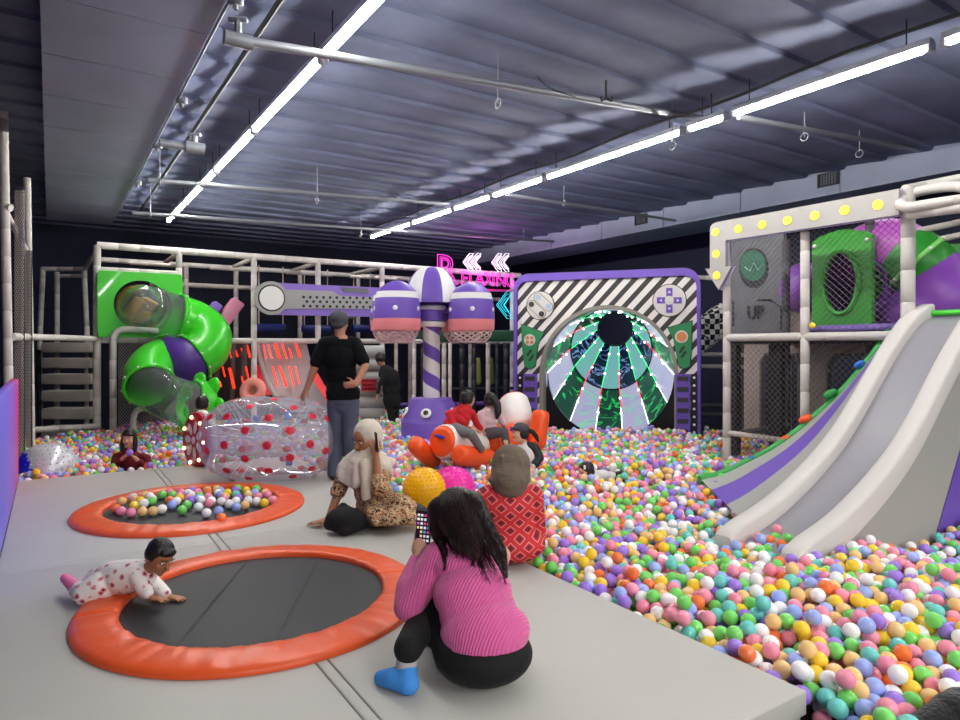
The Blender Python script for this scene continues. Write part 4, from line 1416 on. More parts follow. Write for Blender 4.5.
slay([sl(*p) for p in sp], 0, .07, 'board', M_sign, t)
def grow(pts, k):
    cx_ = sum(p[0] for p in pts) / len(pts); cy_ = sum(p[1] for p in pts) / len(pts); return pts
b = MB(); b.tube([onU(SU - .035, *p) for p in sp], .009, 6, closed=True); b.build('edging', mat('pale_lilac', '#b7a4d8', .5), t)
for (x, y) in ((105, 223), (185, 212), (270, 197), (360, 182), (457, 165), (564, 146), (681, 127), (106, 300), (108, 376)):
    px, py = x / 3.556 + 690, y / 3.556 + 170
    c_ = sl(px, py)
    slay([(c_[0] + .051 * math.cos(2 * PI * i / 24), c_[1] + .051 * math.sin(2 * PI * i / 24)) for i in range(24)], .07, .082, 'dot', M_lamp, t)

# panels inside the tower
def upanel(poly, u, th, name, m, t):
    Mx = MS.copy(); Mx.translation = UU * u
    b = MB(); b.prism([(onU(u, *p).dot(VV), onU(u, *p).z) for p in poly], th * -nz, Mx); return b.build(name, m, t)
M_slate = mat('slate_panel', '#66676d', .5, var=.05); M_beige = mat('taupe_panel', '#9a8d87', .55, var=.06); M_lineb = mat('panel_line', '#1b1b1f', .6)
t = thing('up_panel', 'dark grey panel marked UP inside the tower, a green disc above the letters', 'panel', onU(8.5, 755, 336))
upanel([(729, 240), (784, 231), (784, 336), (729, 336)], 8.5, .06, 'board', M_slate, t)
def uni(cx_, cy_, rx, ry, n=28):
    return [(cx_ + rx * math.cos(2 * PI * i / n), cy_ + ry * math.sin(2 * PI * i / n)) for i in range(n)]
upanel(uni(753.5, 268, 14.5, 20), 8.49, .012, 'disc_rim', M_lineb, t)
upanel(uni(753, 265.5, 13, 15.5), 8.478, .012, 'disc', mat('teal_disc', '#1f6a50', .5), t)
b = MB(); b.tube([onU(8.46, *p) for p in ((745, 267), (750, 271), (754, 263), (758, 270), (764, 264))], .008, 5); b.build('zigzag', mat('pale_mint', '#cfe6d8', .5), t)
q = onU(8.48, 755, 313); Mt = frame_mat(q, -VV, (0, 0, 1))
text_mesh('UP', .27, .006, Mt, 'lettering', M_lineb, t, bold=.004, sx=.8)
for pts in (((757, 300), (771, 300), (781, 308), (781, 330)), ((733, 326), (733, 303), (731, 300))):
    b = MB(); b.tube([onU(8.48, *p) for p in pts], .01, 4); b.build('print_line', M_lineb, t)
t = thing('arch_panel', 'taupe wall panel with three chamfered openings under the tower deck', 'panel', onU(8.6, 800, 430)); 
def notch(x0, x1, yb, yt, c=6):
    return [(x0, yb), (x0, yt + c), (x0 + c * .7, yt), (x1 - c * .7, yt), (x1, yt + c), (x1, yb)]
bp = upanel([(744, 338), (880, 334), (880, 445)] + notch(829, 872, 442, 357, 9)[::-1] + notch(788.5, 798, 440, 356, 5)[::-1] + notch(762, 775, 438, 356, 6)[::-1] + [(744, 436)], 8.6, .08, 'panel', M_beige, t)
for n_ in ((829, 872, 442, 357, 9), (762, 775, 438, 356, 6), (788.5, 798, 440, 356, 5)):
    b = MB(); b.tube([onU(8.59, *p) for p in notch(n_[0] - 1, n_[1] + 1, n_[2], n_[3] - 1.5, n_[4])], .022, 6); b.build('opening_trim', mat('trim_taupe', '#5d5552', .5), bp)
upanel([(784, 300), (812, 297), (812, 337), (784, 337)], 8.6, .06, 'upper_panel', M_beige, t)
for x0, x1, y1, lb in ((729.5, 738.5, 452, 'slim black panel post next to the tower corner'), (771, 783, 440, 'wide black panel post in the tower base')):
    b = MB(); a, c = onU(TU + .35, x0, HY), onU(TU + .35, x1, HY)
    hbox(b, TU + .3, TU + .4, UVof(c)[1], UVof(a)[1], .05, CZ + .08)
    single(b, 'panel_post', M_black, lb, 'post')

# tube slides in the tower
t = thing('tube_slide', 'purple and green tube slide seen through the oval hole panel of the tower', 'slide', onU(7.8, 840, 430)); t.location.z = CZ; t['_o'] = list(t.location)
GU = 7.75
gq = onU(GU, 840.5, 284); gw = (onU(GU, 811, 284) - onU(GU, 870, 284)).length / 2; gh = .5 * (onU(GU, 840, 231).z - onU(GU, 840, 326).z)
Mg = frame_mat(gq, VV, (0, 0, 1))
nzg = 1 if (Mg.to_3x3() @ Vector((0, 0, 1))).dot(UU) > 0 else -1
out = sq_ring(gw, gh); hol = [(gw * .60 * math.cos(2 * PI * (i + .5) / 48), +.02 + gh * .66 * math.sin(2 * PI * (i + .5) / 48)) for i in range(48)]
out = [(x, z + (.08 * math.exp(-(x / .25) ** 2) if z > gh * .9 else 0)) for x, z in out]
b = MB(); b.plate(out, hol, .08 * nzg, Mg); gp_ = b.build('hole_panel', mat('tower_green', '#3aa534', .4), t)
for sx, sz in ((-.88, -.9), (.88, -.9), (-.88, .86), (.88, .86)):
    b = MB(); b.ball(Mg @ Vector((gw * sx, gh * sz, -.01 * nzg)), .025, 8, 6); b.build('bolt', M_white, gp_)
b = MB(); b.tube([Mg @ Vector((p[0], p[1], -.012 * nzg)) for p in hol], .03, 6, closed=True); b.build('hole_rim', MATS['tower_green'], gp_)
M_pur2 = mat('tube_purple', '#8a4ab4', .35, var=.05); M_mag = mat('tube_orchid', '#c05fc4', .35); M_grn2 = mat('tube_green', '#2c8c2e', .35)
b = MB(); sweep_tube(b, spline([gq + UU * .1 + Vector((0, 0, -.03)), gq + UU * .55 + Vector((0, 0, -.03)), gq + UU * .95 - VV * .35 + Vector((0, 0, .1))]), .43); b.build('tube_section', M_pur2, t)
b = MB(); b.ball(P(804, 288, 9.0), (.31, .34, .35), 24, 14); b.build('bulb_section', M_pur2, t)
b = MB(); sweep_tube(b, spline([P(852, 262, 8.4), P(874, 250, 8.0), P(893, 248, 7.7), P(905, 256, 7.6)]), .34); b.build('elbow', M_mag, t)
b = MB(); sweep_tube(b, spline([P(905, 256, 7.6), P(917, 264, 7.5), P(925, 272, 7.5)]), .36); b.build('green_section', M_grn2, t)
flange(P(916, 263, 7.5), P(925, 272, 7.5) - P(905, 256, 7.6), .37, t, mat('flange_lime', '#7fd06a', .4))
b = MB(); sweep_tube(b, spline([P(925, 272, 7.5), P(935, 284, 7.4), P(938, 300, 7.3), P(925, 312, 7.4), P(900, 318, 7.8)]), .36); b.build('lower_elbow', M_pur2, t)
flange(P(941, 296, 7.3), Vector((1, .2, -.35)), .37, t, mat('flange_orchid', '#b06fc0', .4))
b = MB(); sweep_tube(b, spline([P(888, 280, 8.3), P(900, 287, 8.1), P(915, 285, 7.9)]), .33); b.build('green_section', M_grn2, t)
b = MB(); b.prism([(x, z) for x, z in sq_ring(.55, .55)], .06, frame_mat(P(968, 290, 7.9), (1, -.2, 0), (0, 0, 1))); b.build('end_panel', M_grn2, t)

# ------------------------------------------------------------------ the wide slide
RV = 3.20; RT = .53
prof_px = [(908, 305), (895, 321), (881.7, 340), (856.7, 383), (836.7, 420), (813, 450), (786.7, 476.7), (756.7, 503), (730, 518), (716.7, 525.5)]
prof = []
for p in prof_px:
    q = onV(RV, *p); prof.append((q.dot(UU), q.z))
prof = [(prof[0][0] + .22, prof[0][1] + .015)] + prof
def prof_z(u):
    ps = sorted(prof)
    if u <= ps[0][0]: return ps[0][1]
    for i in range(len(ps) - 1):
        if u <= ps[i + 1][0]:
            f = (u - ps[i][0]) / (ps[i + 1][0] - ps[i][0] + 1e-9); return ps[i][1] + f * (ps[i + 1][1] - ps[i][1])
    return ps[-1][1]
# smooth the profile
UA, UB = prof[-1][0], prof[0][0]
NS = 44
us_ = [UA + (UB - UA) * i / NS for i in range(NS + 1)]
zs_ = [prof_z(u) for u in us_]
for _ in range(14):
    zs_ = [zs_[0]] + [(zs_[i - 1] + 2 * zs_[i] + zs_[i + 1]) / 4 for i in range(1, NS)] + [zs_[-1]]
M_slw = mat('slide_rail_white', '#cfcac6', .38, spec=.4); M_bed2 = mat('slide_bed_grey', '#94929a', .34, spec=.5, var=.03, vscale=2); M_side = mat('slide_side_grey', '#a5a49f', .5)
t = thing('slide', 'wide grey slide with thick white side rails running down into the balls', 'slide', H(UA + .5, RV - .3, 0))
def rail(v0, v1, name):
    b = MB(); rows = []
    zend = .12
    for i, (u, z) in enumerate(zip(us_, zs_)):
        e = .02 * (1 - min(1, i / 2.0))               # rounded nose
        h = .20
        r_ = .03
        c = [(v0, z - h), (v0, z - r_ - e), (v0 + r_ * .3, z - r_ * .3 - e), (v0 + r_, z - e), (v1 - r_, z - e), (v1 - r_ * .3, z - r_ * .3 - e), (v1, z - r_ - e), (v1, z - h)]
        rows.append([H(u, v, zz) for v, zz in c])
    first = [H(us_[0] - .03, p.dot(VV), min(max(p.z - .035, .15), 9)) if k not in (0, 7) else H(us_[0] - .03, p.dot(VV), .12) for k, p in enumerate(rows[0])]
    rows[0][0].z = rows[0][7].z = .12; rows[1][0].z = rows[1][7].z = .12
    rows = [first] + rows
    n = len(rows[0])
    b.grid([r + [r[0]] for r in rows])
    b.add(rows[0], [tuple(range(n))]); b.add(rows[-1], [tuple(range(n))])
    return b.build(name, M_slw, t, ang=50)
RW = .15
rail(RV - RW, RV, 'side_rail'); rail(RV - RT - RW, RV - RT, 'side_rail')
b = MB(); b.grid([[H(u, v, z - .13 - (.0 if abs(v - RV + RT / 2 + RW / 2) < .15 else -.0)) for v in np.linspace(RV - RT - .01, RV - RW + .01, 7)] for u, z in zip(us_, zs_)])
b.grid([[H(u, v, z - .17) for v in np.linspace(RV - RT - .01, RV - RW + .01, 7)] for u, z in zip(us_, zs_)]); b.build('slide_bed', M_bed2, t)
# side wall towards the viewer, with a slanting purple band
VS = RV - RT - RW + .02
def side_strip(f0, f1, name, m, dv=0.0):
    b = MB(); rows = []
    for i in range(31):
        z = i / 30
        rows.append([(f0(z), z), (f1(z), z)])
    return b, rows
top = [H(u, VS, z - .18) for u, z in zip(us_, zs_)] + [H(UB + 1.6, VS, zs_[-1] - .18)]
b = MB(); n = len(top); b.grid([top, [Vector((p.x, p.y, .02)) for p in top]]); b.grid([[p + VV * .03 for p in top], [Vector((p.x, p.y, .02)) + VV * .03 for p in top]])
b.build('side_panel', M_side, t)
ulo = lambda z: 6.14 + (z - .2) * .69
b = MB(); rows = [[H(ulo(z), VS - .006, z), H(ulo(z) + .62, VS - .006, z)] for z in np.linspace(.03, 1.25, 12)]
b.grid(rows); b.grid([[p + VV * .005 for p in r] for r in rows]); b.build('purple_band', M_purple, t)
b = MB(); p0, p1 = H(UB - .06, RV - RT - RW, zs_[-1] - .1), H(UB - .06, RV, zs_[-1] - .1); b.tube([p0, p1], .03, 8); b.build('top_bar', M_green, t)
b = MB(); hbox(b, UB, UB + 1.2, RV - RT - .2, RV, zs_[-1] - .25, zs_[-1] - .14); b.build('landing', M_dark, t)

# climbing ramp beside it
ET, EB = onU(TU - .02, 876, 350), P(729, 471, 6.5)
ed = (ET - EB); ed.z = 0; en = Vector((-ed.y, ed.x, 0)).normalized(); ec = EB.dot(en)
def on_edge(px, py):
    d = Vector(((px - CX) / F, 1, (HY - py) / F)); s = ec / d.dot(en); return Vector((0, 0, CZ)) + d * s
e_px = [(700, 479), (715, 475.5), (729, 470.5), (750, 460), (768, 451), (788, 438), (806, 424), (825, 407.5), (843, 390.5), (860, 371), (876, 351), (890, 331)]
E0 = spline([on_edge(*p) for p in e_px], 3)
def e1_at(f):
    u = 4.55 + (TU - .05 - 4.55) * f; i = min(NS - 1, max(0, int((u - UA) / (UB - UA) * NS))); fr_ = (u - UA) / (UB - UA) * NS - i
    z = zs_[i] + (zs_[min(i + 1, NS)] - zs_[i]) * fr_
    return H(u, RV + .004, z - .09)
E1 = [e1_at(i / (len(E0) - 1)) for i in range(len(E0))]
t = thing('climbing_ramp', 'grey climbing ramp with purple stripe and green edge beside the slide', 'ramp', H(5.6, 3.6, 0))
def rstrip(f0, f1, name, m, lift=0.0, th=.05):
    b = MB(); rows = []
    for a, c in zip(E0, E1):
        rows.append([a.lerp(c, f0 + (f1 - f0) * k / 4) + Vector((0, 0, lift)) for k in range(5)])
    b.grid(rows); b.grid([[p - Vector((0, 0, th)) for p in r] for r in rows])
    return b.build(name, m, t)
rstrip(0.02, .30, 'grey_panel', M_side); rstrip(.30, .66, 'purple_stripe', M_purple); rstrip(.66, 1.0, 'grey_panel', M_side)
b = MB(); b.tube([p + Vector((0, 0, -.01)) for p in E0], .045, 8); b.build('green_edge', mat('edge_green', '#2c9a45', .45), t)
for (px, py, s, c_) in ((859, 362.5, .06, '#2f6fd0'), (830, 392, .075, '#2f9a4a'), (805, 417, .07, '#f05a28'), (785, 437, .06, '#f05a28'), (750, 458, .065, '#2b5fb0')):
    q = on_edge(px, py + 2)
    b = MB(); b.ball(q + Vector((0, .0, .0)), (s, s * .6, s * .55), 12, 8, rot=Matrix.Rotation(-.5, 3, 'Y')); b.ball(q + Vector((s * .5, 0, s * .3)), (s * .5, s * .45, s * .45), 10, 6)
    o = b.build('climbing_hold', mat('hold_' + c_[1:], c_, .45), t)
    o['label'] = {'#2f6fd0': 'blue', '#2f9a4a': 'green', '#f05a28': 'orange', '#2b5fb0': 'dark blue'}[c_] + ' climbing hold'

# ------------------------------------------------------------------ things far at the back
t = thing('roller_stack', 'stack of grey padded rollers behind the standing man', 'rollers', P(371, 410, 12.3)); t.location.z = .3; t['_o'] = list(t.location)
for i, y in enumerate((352, 364.5, 377.5, 390, 402, 413)):
    q = P(371, y, 12.4); b = MB(); b.lathe([(.02, -.26), (.10, -.25), (.125, -.2), (.125, .2), (.10, .25), (.02, .26)], q, (1, .05, 0), 18); b.build('roller', M_grey, t)
b = MB()
q = P(369, 385, 12.1)
for i in range(7):
    b.box(q + Vector((-.12 + .04 * i, 0, 0)), (.016, .16, .2), .004)
for z in (-.1, -.03, .04, .1):
    b.box(q + Vector((0, 0, z)), (.27, .18, .02), .004)
single(b, 'red_crate', mat('crate_red', '#b3202c', .45), 'small red slatted crate among the grey rollers', 'crate')
for i, (x, y, w_) in enumerate(((271, 328, 27), (316, 329, 27), (362, 328.5, 20))):
    q = onV(13.5, x, y); L = w_ / 660 * q.y * 1.1
    t = thing('hanging_roll', ('dark blue roll hung on ropes %s' % ('under the white disc of the console board', 'under the middle of the console board', 'just left of the striped tower')[i]), 'roll', q, 'blue hanging rolls')
    b = MB(); b.lathe([(.03, -L / 2), (.085, -L / 2 + .02), (.085, L / 2 - .02), (.03, L / 2)], q, UU, 14); b.build('roll', mat('navy_vinyl', '#1f2f78', .5), t)
    for s in (-.4, .4):
        b = MB(); p = q + UU * L * s; b.tube([p, Vector((p.x, p.y, CZ + 1.62))], .012, 6); b.build('rope', M_netp, t)
for px, py, w_, h_, m, lb in ((230, 312, 20, 25, mat('pink_quilt', '#d98aa8', .5), 'pink quilted pad leaning on the frame above the red slides'), (214, 309, 15, 12, M_lilac, 'lilac pad beside the pink quilted pad')):
    q = onV(13.4, px, py)
    b = MB(); sx, sz = w_ / 660 * q.y, h_ / 660 * q.y
    b.box((0, 0, 0), (sx * .62, .3, sz * 1.1), .03)
    b.v = [q + Matrix.Rotation(HALL_ROT, 3, 'Z') @ Matrix.Rotation(.62, 3, 'Y') @ p for p in b.v]
    single(b, 'padded_board', m, lb, 'pad')
# slide with LED reflections made as glowing strips, net wall with real strips
M_red = mat('red_led_and_reflection', '#ff2010', emit='#ff2a14', es=1.6); M_redp = mat('red_glow_panel', '#c01420', .4, emit='#e01420', es=.2)
M_sl2 = mat('grey_slide', '#8f8a8c', .3)
t = thing('red_reflection_slide', 'grey curved slide with glowing strips as red LED reflections, right of the tube slide', 'slide', P(285, 410, 12.6)); t.location.z = .3; t['_o'] = list(t.location)
LY = 12.9
def lz(p, y=LY): return P(p[0], p[1], y)
def lsheet(lft, rgt, name, m, y0, y1):
    b = MB(); rows = []; n = len(lft)
    for i, (a, c) in enumerate(zip(lft, rgt)):
        y = y0 + (y1 - y0) * i / (n - 1); rows.append([P(a[0] + (c[0] - a[0]) * k / 5, a[1] + (c[1] - a[1]) * k / 5, y) for k in range(6)])
    b.grid(rows); b.grid([[p + Vector((0, .04, 0)) for p in r] for r in rows]); return b.build(name, m, t)
lsheet([(256, 342), (259, 360), (265, 380), (276, 398), (292, 412)], [(306, 342), (310, 360), (318, 380), (330, 398), (346, 412)], 'slide_bed', M_sl2, 13.3, 12.4)
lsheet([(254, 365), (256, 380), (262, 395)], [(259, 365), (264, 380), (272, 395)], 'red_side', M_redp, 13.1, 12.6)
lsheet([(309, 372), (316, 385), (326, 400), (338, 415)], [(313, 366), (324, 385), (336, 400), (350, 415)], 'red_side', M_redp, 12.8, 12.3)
b = MB(); b.tube(spline([P(257, 342, 13.2), P(262, 366, 12.9), P(272, 390, 12.5), P(286, 408, 12.3)]), .05, 8); b.build('slide_rim', M_grey, t)
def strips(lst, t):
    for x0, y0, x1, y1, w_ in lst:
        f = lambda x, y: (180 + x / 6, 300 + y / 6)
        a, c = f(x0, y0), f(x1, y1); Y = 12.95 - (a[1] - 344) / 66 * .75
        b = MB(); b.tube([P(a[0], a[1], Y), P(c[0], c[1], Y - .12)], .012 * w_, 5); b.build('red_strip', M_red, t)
strips([(500, 270, 515, 350, 1), (530, 270, 550, 350, 1), (570, 265, 598, 350, 2.4), (612, 265, 640, 350, 1.3), (655, 290, 670, 345, 1), (695, 265, 720, 340, 2), (555, 400, 585, 520, 1.2), (595, 400, 640, 520, 2), (655, 400, 685, 515, 1.2), (692, 400, 715, 500, 1)], t)  # red LED reflections on the slide bed, modelled as glowing strips
t = thing('light_net', 'dark net wall with slanting red light strips left of the grey slide', 'net', P(225, 410, 12.8)); t.location.z = .3; t['_o'] = list(t.location)
c00, c10, c11, c01 = P(196, 425, 12.9), P(254, 425, 12.9), P(254, 342, 12.9), P(196, 342, 12.9)
net_mb(c00, c10, c11, c01, 26, 34, .006).build('net', mat('net_grey', '#5c585c', .8), t)
b = MB(); b.grid([[p + Vector((0, .6, 0)) for p in (c01, c11)], [p + Vector((0, .6, 0)) for p in (c00, c10)]]); b.build('back_panel', M_dark, t)
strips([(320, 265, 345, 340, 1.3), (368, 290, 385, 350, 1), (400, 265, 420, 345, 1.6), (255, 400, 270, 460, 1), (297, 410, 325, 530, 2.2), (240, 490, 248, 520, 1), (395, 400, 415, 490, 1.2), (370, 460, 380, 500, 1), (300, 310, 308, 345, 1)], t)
for px in (203, 216, 232, 243):
    b = MB(); b.cyl(P(px, 425, 12.8), P(px + 1.5, 342, 12.8), .05, 8); b.build('post', MATS['net_grey'], t)
# dark posts and hangings behind the striped tower
t = thing('rear_climbing_frame', 'dark posts and nets behind the striped tower under the neon sign', 'climbing structure', P(460, 410, 14)); t.location.z = 0; t['_o'] = list(t.location)
for px, m_, r_ in ((396, M_netp, .04), (414, M_foam, .045), (423, M_dark, .05), (444, M_netp, .05), (450, M_foam, .04), (462, M_dark, .06), (474, M_dark, .05), (488, M_netp, .05), (497, M_dark, .04), (506, M_dark, .06)):
    a = P(px, 343, 13.7); c = a.copy(); c.z = .2
    foam('post', [c, a], r_, t, m_)
foam('rail', [P(395, 405, 13.75), P(520, 403, 13.75)], .05, t, M_purpt); foam('rail', [P(440, 389, 13.8), P(520, 388, 13.8)], .03, t, M_dark)
b = MB(); b.box((P(452, 336, 14.6)), (3.2, .1, .25), .03); b.build('green_padding', mat('dark_green_pad', '#12402a', .6), t)
for px, c_ in ((478, '#8a8a50'), (491, '#7a7a3a'), (434, '#3a3a60')):
    b = MB(); q = P(px, 360, 13.9); b.rcone(q, q + Vector((0, 0, -.45)), .05, .08, 10); b.build('hanging_bag', mat('hang_' + c_[1:], c_, .6), t)
# right of the tunnel
t = thing('rear_climbing_frame', 'tube frame seen in the gap between tunnel arch and slide tower', 'climbing structure', P(712, 420, 12)); t.location.z = 0; t['_o'] = list(t.location)
for y in (354, 366, 405, 414):
    foam('rail', [P(690, y, 12.3), P(745, y + 1, 12.0)], .04, t, M_netp if y < 400 else MATS['foam_dark'])
for px in (699, 741):
    a = P(px, 290, 12.3); c = a.copy(); c.z = .1; foam('post', [c, a], .045, t, MATS['foam_dark'])
foam('rail', [P(640, 275, 13.5), P(760, 280, 12.6)], .045, t)
m = mat('checker_vinyl', '#e8e6e2', .5); k = NT(m); tc = k.n('ShaderNodeTexCoord'); ck = k.n('ShaderNodeTexChecker', i_Scale=11.0); k.l(tc.outputs['Object'], ck.inputs[0])
ck.inputs[1].default_value = lin('#e8e6e2'); ck.inputs[2].default_value = lin('#17171a'); k.l(ck.outputs[0], k.b.inputs['Base Color'])
t = thing('checkered_rollers', 'black and white checkered rollers between tunnel arch and slide tower', 'rollers', P(712, 345, 11.6))
for px, py, L in ((706, 322, .5), (713, 318, .55), (714, 331, .55), (707, 340, .5)):
    q = P(px, py, 11.6); b = MB(); b.lathe([(.02, -L / 2), (.14, -L / 2 + .01), (.14, L / 2 - .01), (.02, L / 2)], q, (.8, .2, .55), 18); b.build('roller', m, t)

def in_quad(x, y, u0, u1, v0, v1):
    u = x * UU.x + y * UU.y; v = x * VV.x + y * VV.y
    return (u > u0) & (u < u1) & (v > v0) & (v < v1)
# balls keep clear of the tower's base, the arch, the slide
PIT_KEEP.append(lambda x, y, z: (x - TW.x) ** 2 + (y - TW.y) ** 2 < .485 ** 2)
PIT_KEEP.append(lambda x, y, z: in_quad(x, y, UA - .06, 9.5, RV - RT - RW - .04, RV + .04) & ~in_quad(x, y, UA - .07, UA + .42, RV - RT + .04, RV - RW - .04))
PIT_KEEP.append(lambda x, y, z: in_quad(x, y, 5.6, 9.5, RV - .3, 3.75))
def _arch_keep(x, y, z):
    s = (x - A0.x) * FX.x + (y - A0.y) * FX.y; d = (x - A0.x) * FN.x + (y - A0.y) * FN.y
    return (s > -.05) & (s < FW + .05) & (d < .10)
PIT_KEEP.append(_arch_keep)
PIT_KEEP.append(lambda x, y, z: in_quad(x, y, TU + .2, 12, -5, 5.0))

_rs = np.array([tuple(a.lerp(c, k / 9)) for a, c in zip(E0, E1) for k in range(10)])
def _ramp_keep(x, y, z):
    out = np.zeros(x.shape, bool)
    near = np.where(in_quad(x, y, 4.6, 7.5, 2.9, 4.8))[0]
    for i in near:
        d_ = (_rs[:, 0] - x[i]) ** 2 + (_rs[:, 1] - y[i]) ** 2
        j = int(d_.argmin())
        if d_[j] < .012 and abs(z[i] - _rs[j, 2]) < .055:
            out[i] = True
    return out
PIT_KEEP.append(_ramp_keep)
# ------------------------------------------------------------------ inflatables and toys
M_film = clear_mat('bubble_film', '#f6f6fa', .24, .25, .05, '#e8e4f2')
M_redd = mat('red_dot', '#cf1f3a', .35)
BB = P(270, 439, 6.98)
t = thing('bubble_ball', 'clear inflatable bubble ball with red dots under the standing man\'s hand', 'bubble ball', (BB.x, BB.y, PT))
ax = Vector((1, .10, -.01)).normalized()
bx, by = frame(ax)
def bprof(s):
    """outer radius at s in -1..1 along the axis"""
    return .18 + .278 * (1 - abs(s) ** 2.6) ** .62
ss = [-math.cos(PI * i / 28) for i in range(29)]
outer = [(bprof(s) * (1 - .035 * math.exp(-(s - .02) ** 2 / .004)), s * .68) for s in ss]
inner = [(.17 + .02 * math.cos(s * 3), s * .62) for s in ss[::-1]]
b = MB(); b.lathe(outer + inner, BB, ax, 56, closed=True); b.build('film', M_film, t)
rnd = random.Random(4)
def bpt(s, a, k=1.0):
    r = bprof(s) * k; return BB + ax * (s * .68) + (bx * math.cos(a) + by * math.sin(a)) * r
for s, off, n_ in ((-.80, .2, 6), (-.52, 0, 9), (-.22, .3, 10), (.1, .0, 10), (.42, .3, 10), (.7, 0, 8), (.9, .3, 5)):
    for i in range(n_):
        a = 2 * PI * i / n_ + off
        q = bpt(s, a, .995); nrm = (bpt(s, a, 1.02) - BB - ax * (s * .5)).normalized()
        b = MB(); b.ball(q, (.042, .042, .006), 14, 6, rot=nrm.to_track_quat('Z', 'Y').to_matrix()); b.build('dot', M_redd, t)
for s, n_ in ((-.35, 6), (.3, 6)):
    for i in range(n_):
        a = 2 * PI * i / n_ + .4; q = BB + ax * (s * .68) + (bx * math.cos(a) + by * math.sin(a)) * .2
        b = MB(); b.ball(q, (.04, .04, .008), 12, 6, rot=(q - BB - ax * s * .68).normalized().to_track_quat('Z', 'Y').to_matrix()); b.build('inner_dot', M_redd, t)
b = MB()
for i in range(36):
    a = rnd.uniform(0, 2 * PI); s = rnd.choice((-.75, -.6, -.45, -.1, .1, .5, .65))
    q0 = bpt(s, a, .98); q1 = BB + ax * ((s + rnd.uniform(.1, .35) * (1 if s < 0 else -1)) * .68) + (bx * math.cos(a) + by * math.sin(a)) * .2
    b.tube([q0, q1], .0014, 4)
b.build('strings', mat('string_white', '#ffffff', .4), t); t.children[-1]['kind'] = 'stuff'
for px, py, dy in ((256, 420, .1), (288, 416, .12), (289, 461, .05)):
    b = MB(); b.box(P(px, py, 6.98 + dy), (.075, .03, .10), .02); b.build('blue_strap', mat('strap_blue', '#2a5fd0', .4), t)

def nubby(c, r, name, m, label, n_=16, squash=1.0, nub=.018, patch=None):
    t = thing(name, label, 'ball', (c.x, c.y, c.z - r))
    b = MB()
    b.ball(c, (r, r, r * squash), 40, 24)
    for i in range(1, n_):
        th = PI * i / n_; k_ = max(1, int(2 * n_ * math.sin(th)))
        for j in range(k_):
            a = 2 * PI * (j + .5 * (i % 2)) / k_
            d = Vector((math.sin(th) * math.cos(a), math.sin(th) * math.sin(a), math.cos(th) * squash))
            b.ball(c + d * r, (nub, nub, nub * .9), 6, 4)
    if patch:
        sh_ = [0.0] * len(b.f)
        for i_, f_ in enumerate(b.f):
            b.m[i_] = 1 if (b.v[f_[0]] - c).dot(Vector((-.74, -.67, 0))) > r * .62 else 0
    b.build('shell', [m, patch] if patch else m, t, fix=False)
    return t
m = mat('silver_ball', '#d2d3da', .25, metal=.25)
nubby(P(47, 471, 7.5), .318, 'studded_ball', m, 'silver studded gym ball with a blue side, behind the platform at the left', nub=.011, patch=mat('ball_blue_side', '#2426f0', .3))
nubby(P(424, 489, 5.5), .176, 'studded_ball', mat('yellow_ball', '#f6b60c', .35), 'yellow studded ball behind the pink woman\'s head', nub=.008)
nubby(P(453, 489, 5.95), .20, 'studded_ball', mat('magenta_ball', '#ee2fa6', .35), 'magenta studded ball behind the yellow one', nub=.009)

# ring on a stand seen over the bubble ball
c = P(253, 391, 11.6)
t = thing('ring_toy', 'coral pink padded ring on a post, seen over the bubble ball', 'ring', (c.x, c.y, .3))
d = Vector((-.1, -1, .25)).normalized()
b = MB(); b.torus(c, .155, .085, d, 32, 14); b.build('ring', mat('coral_vinyl', '#f2968c', .45), t)
b = MB(); b.ball(c + Vector((0, .05, 0)), (.1, .03, .1), 16, 8); b.build('centre', mat('ring_tan', '#b58a66', .5), t)
b = MB(); b.cyl(Vector((c.x, c.y + .05, .3)), c + Vector((0, .05, -.18)), .05, 10); b.build('post', M_white, t)
# red wheel with bulbs beside the bubble ball
c = P(197, 440, 7.75); nrm = Vector((-.685, -.729, .03)).normalized(); x, y = frame(nrm)
t = thing('toy_wheel', 'red and white toy wheel with lit bulbs, left of the bubble ball', 'wheel', (c.x, c.y, c.z - .33))
b = MB(); b.lathe([(.001, -.04), (.30, -.04), (.325, -.02), (.325, .02), (.30, .04), (.001, .04)], c, nrm, 40); wl = b.build('disc', mat('wheel_red', '#b3122c', .4), t)
b = MB(); b.torus(c - nrm * .06, .31, .04, nrm, 40, 10); b.build('white_rim', M_white, t)
Qn = nrm.to_track_quat('Z', 'Y').to_matrix()
for i in range(7):
    a = 2 * PI * i / 7; p = c + nrm * .042 + (x * math.cos(a) + y * math.sin(a)) * .155
    dr = (x * math.cos(a) + y * math.sin(a)); M3 = Matrix((dr, nrm.cross(dr), nrm)).transposed()
    b = MB(); b.ball(p, (.08, .042, .006), 16, 6, rot=M3); b.build('petal', M_white, t)
    p = c + nrm * .045 + (x * math.cos(a + .45) + y * math.sin(a + .45)) * .27
    b = MB(); b.ball(p, .022, 10, 6); b.build('bulb', mat('warm_bulb', '#fff2c8', emit='#ffe9b0', es=2.5), t)
b = MB(); b.ball(c + nrm * .043, (.045, .045, .012), 16, 6, rot=Qn); b.build('hub', M_white, t)

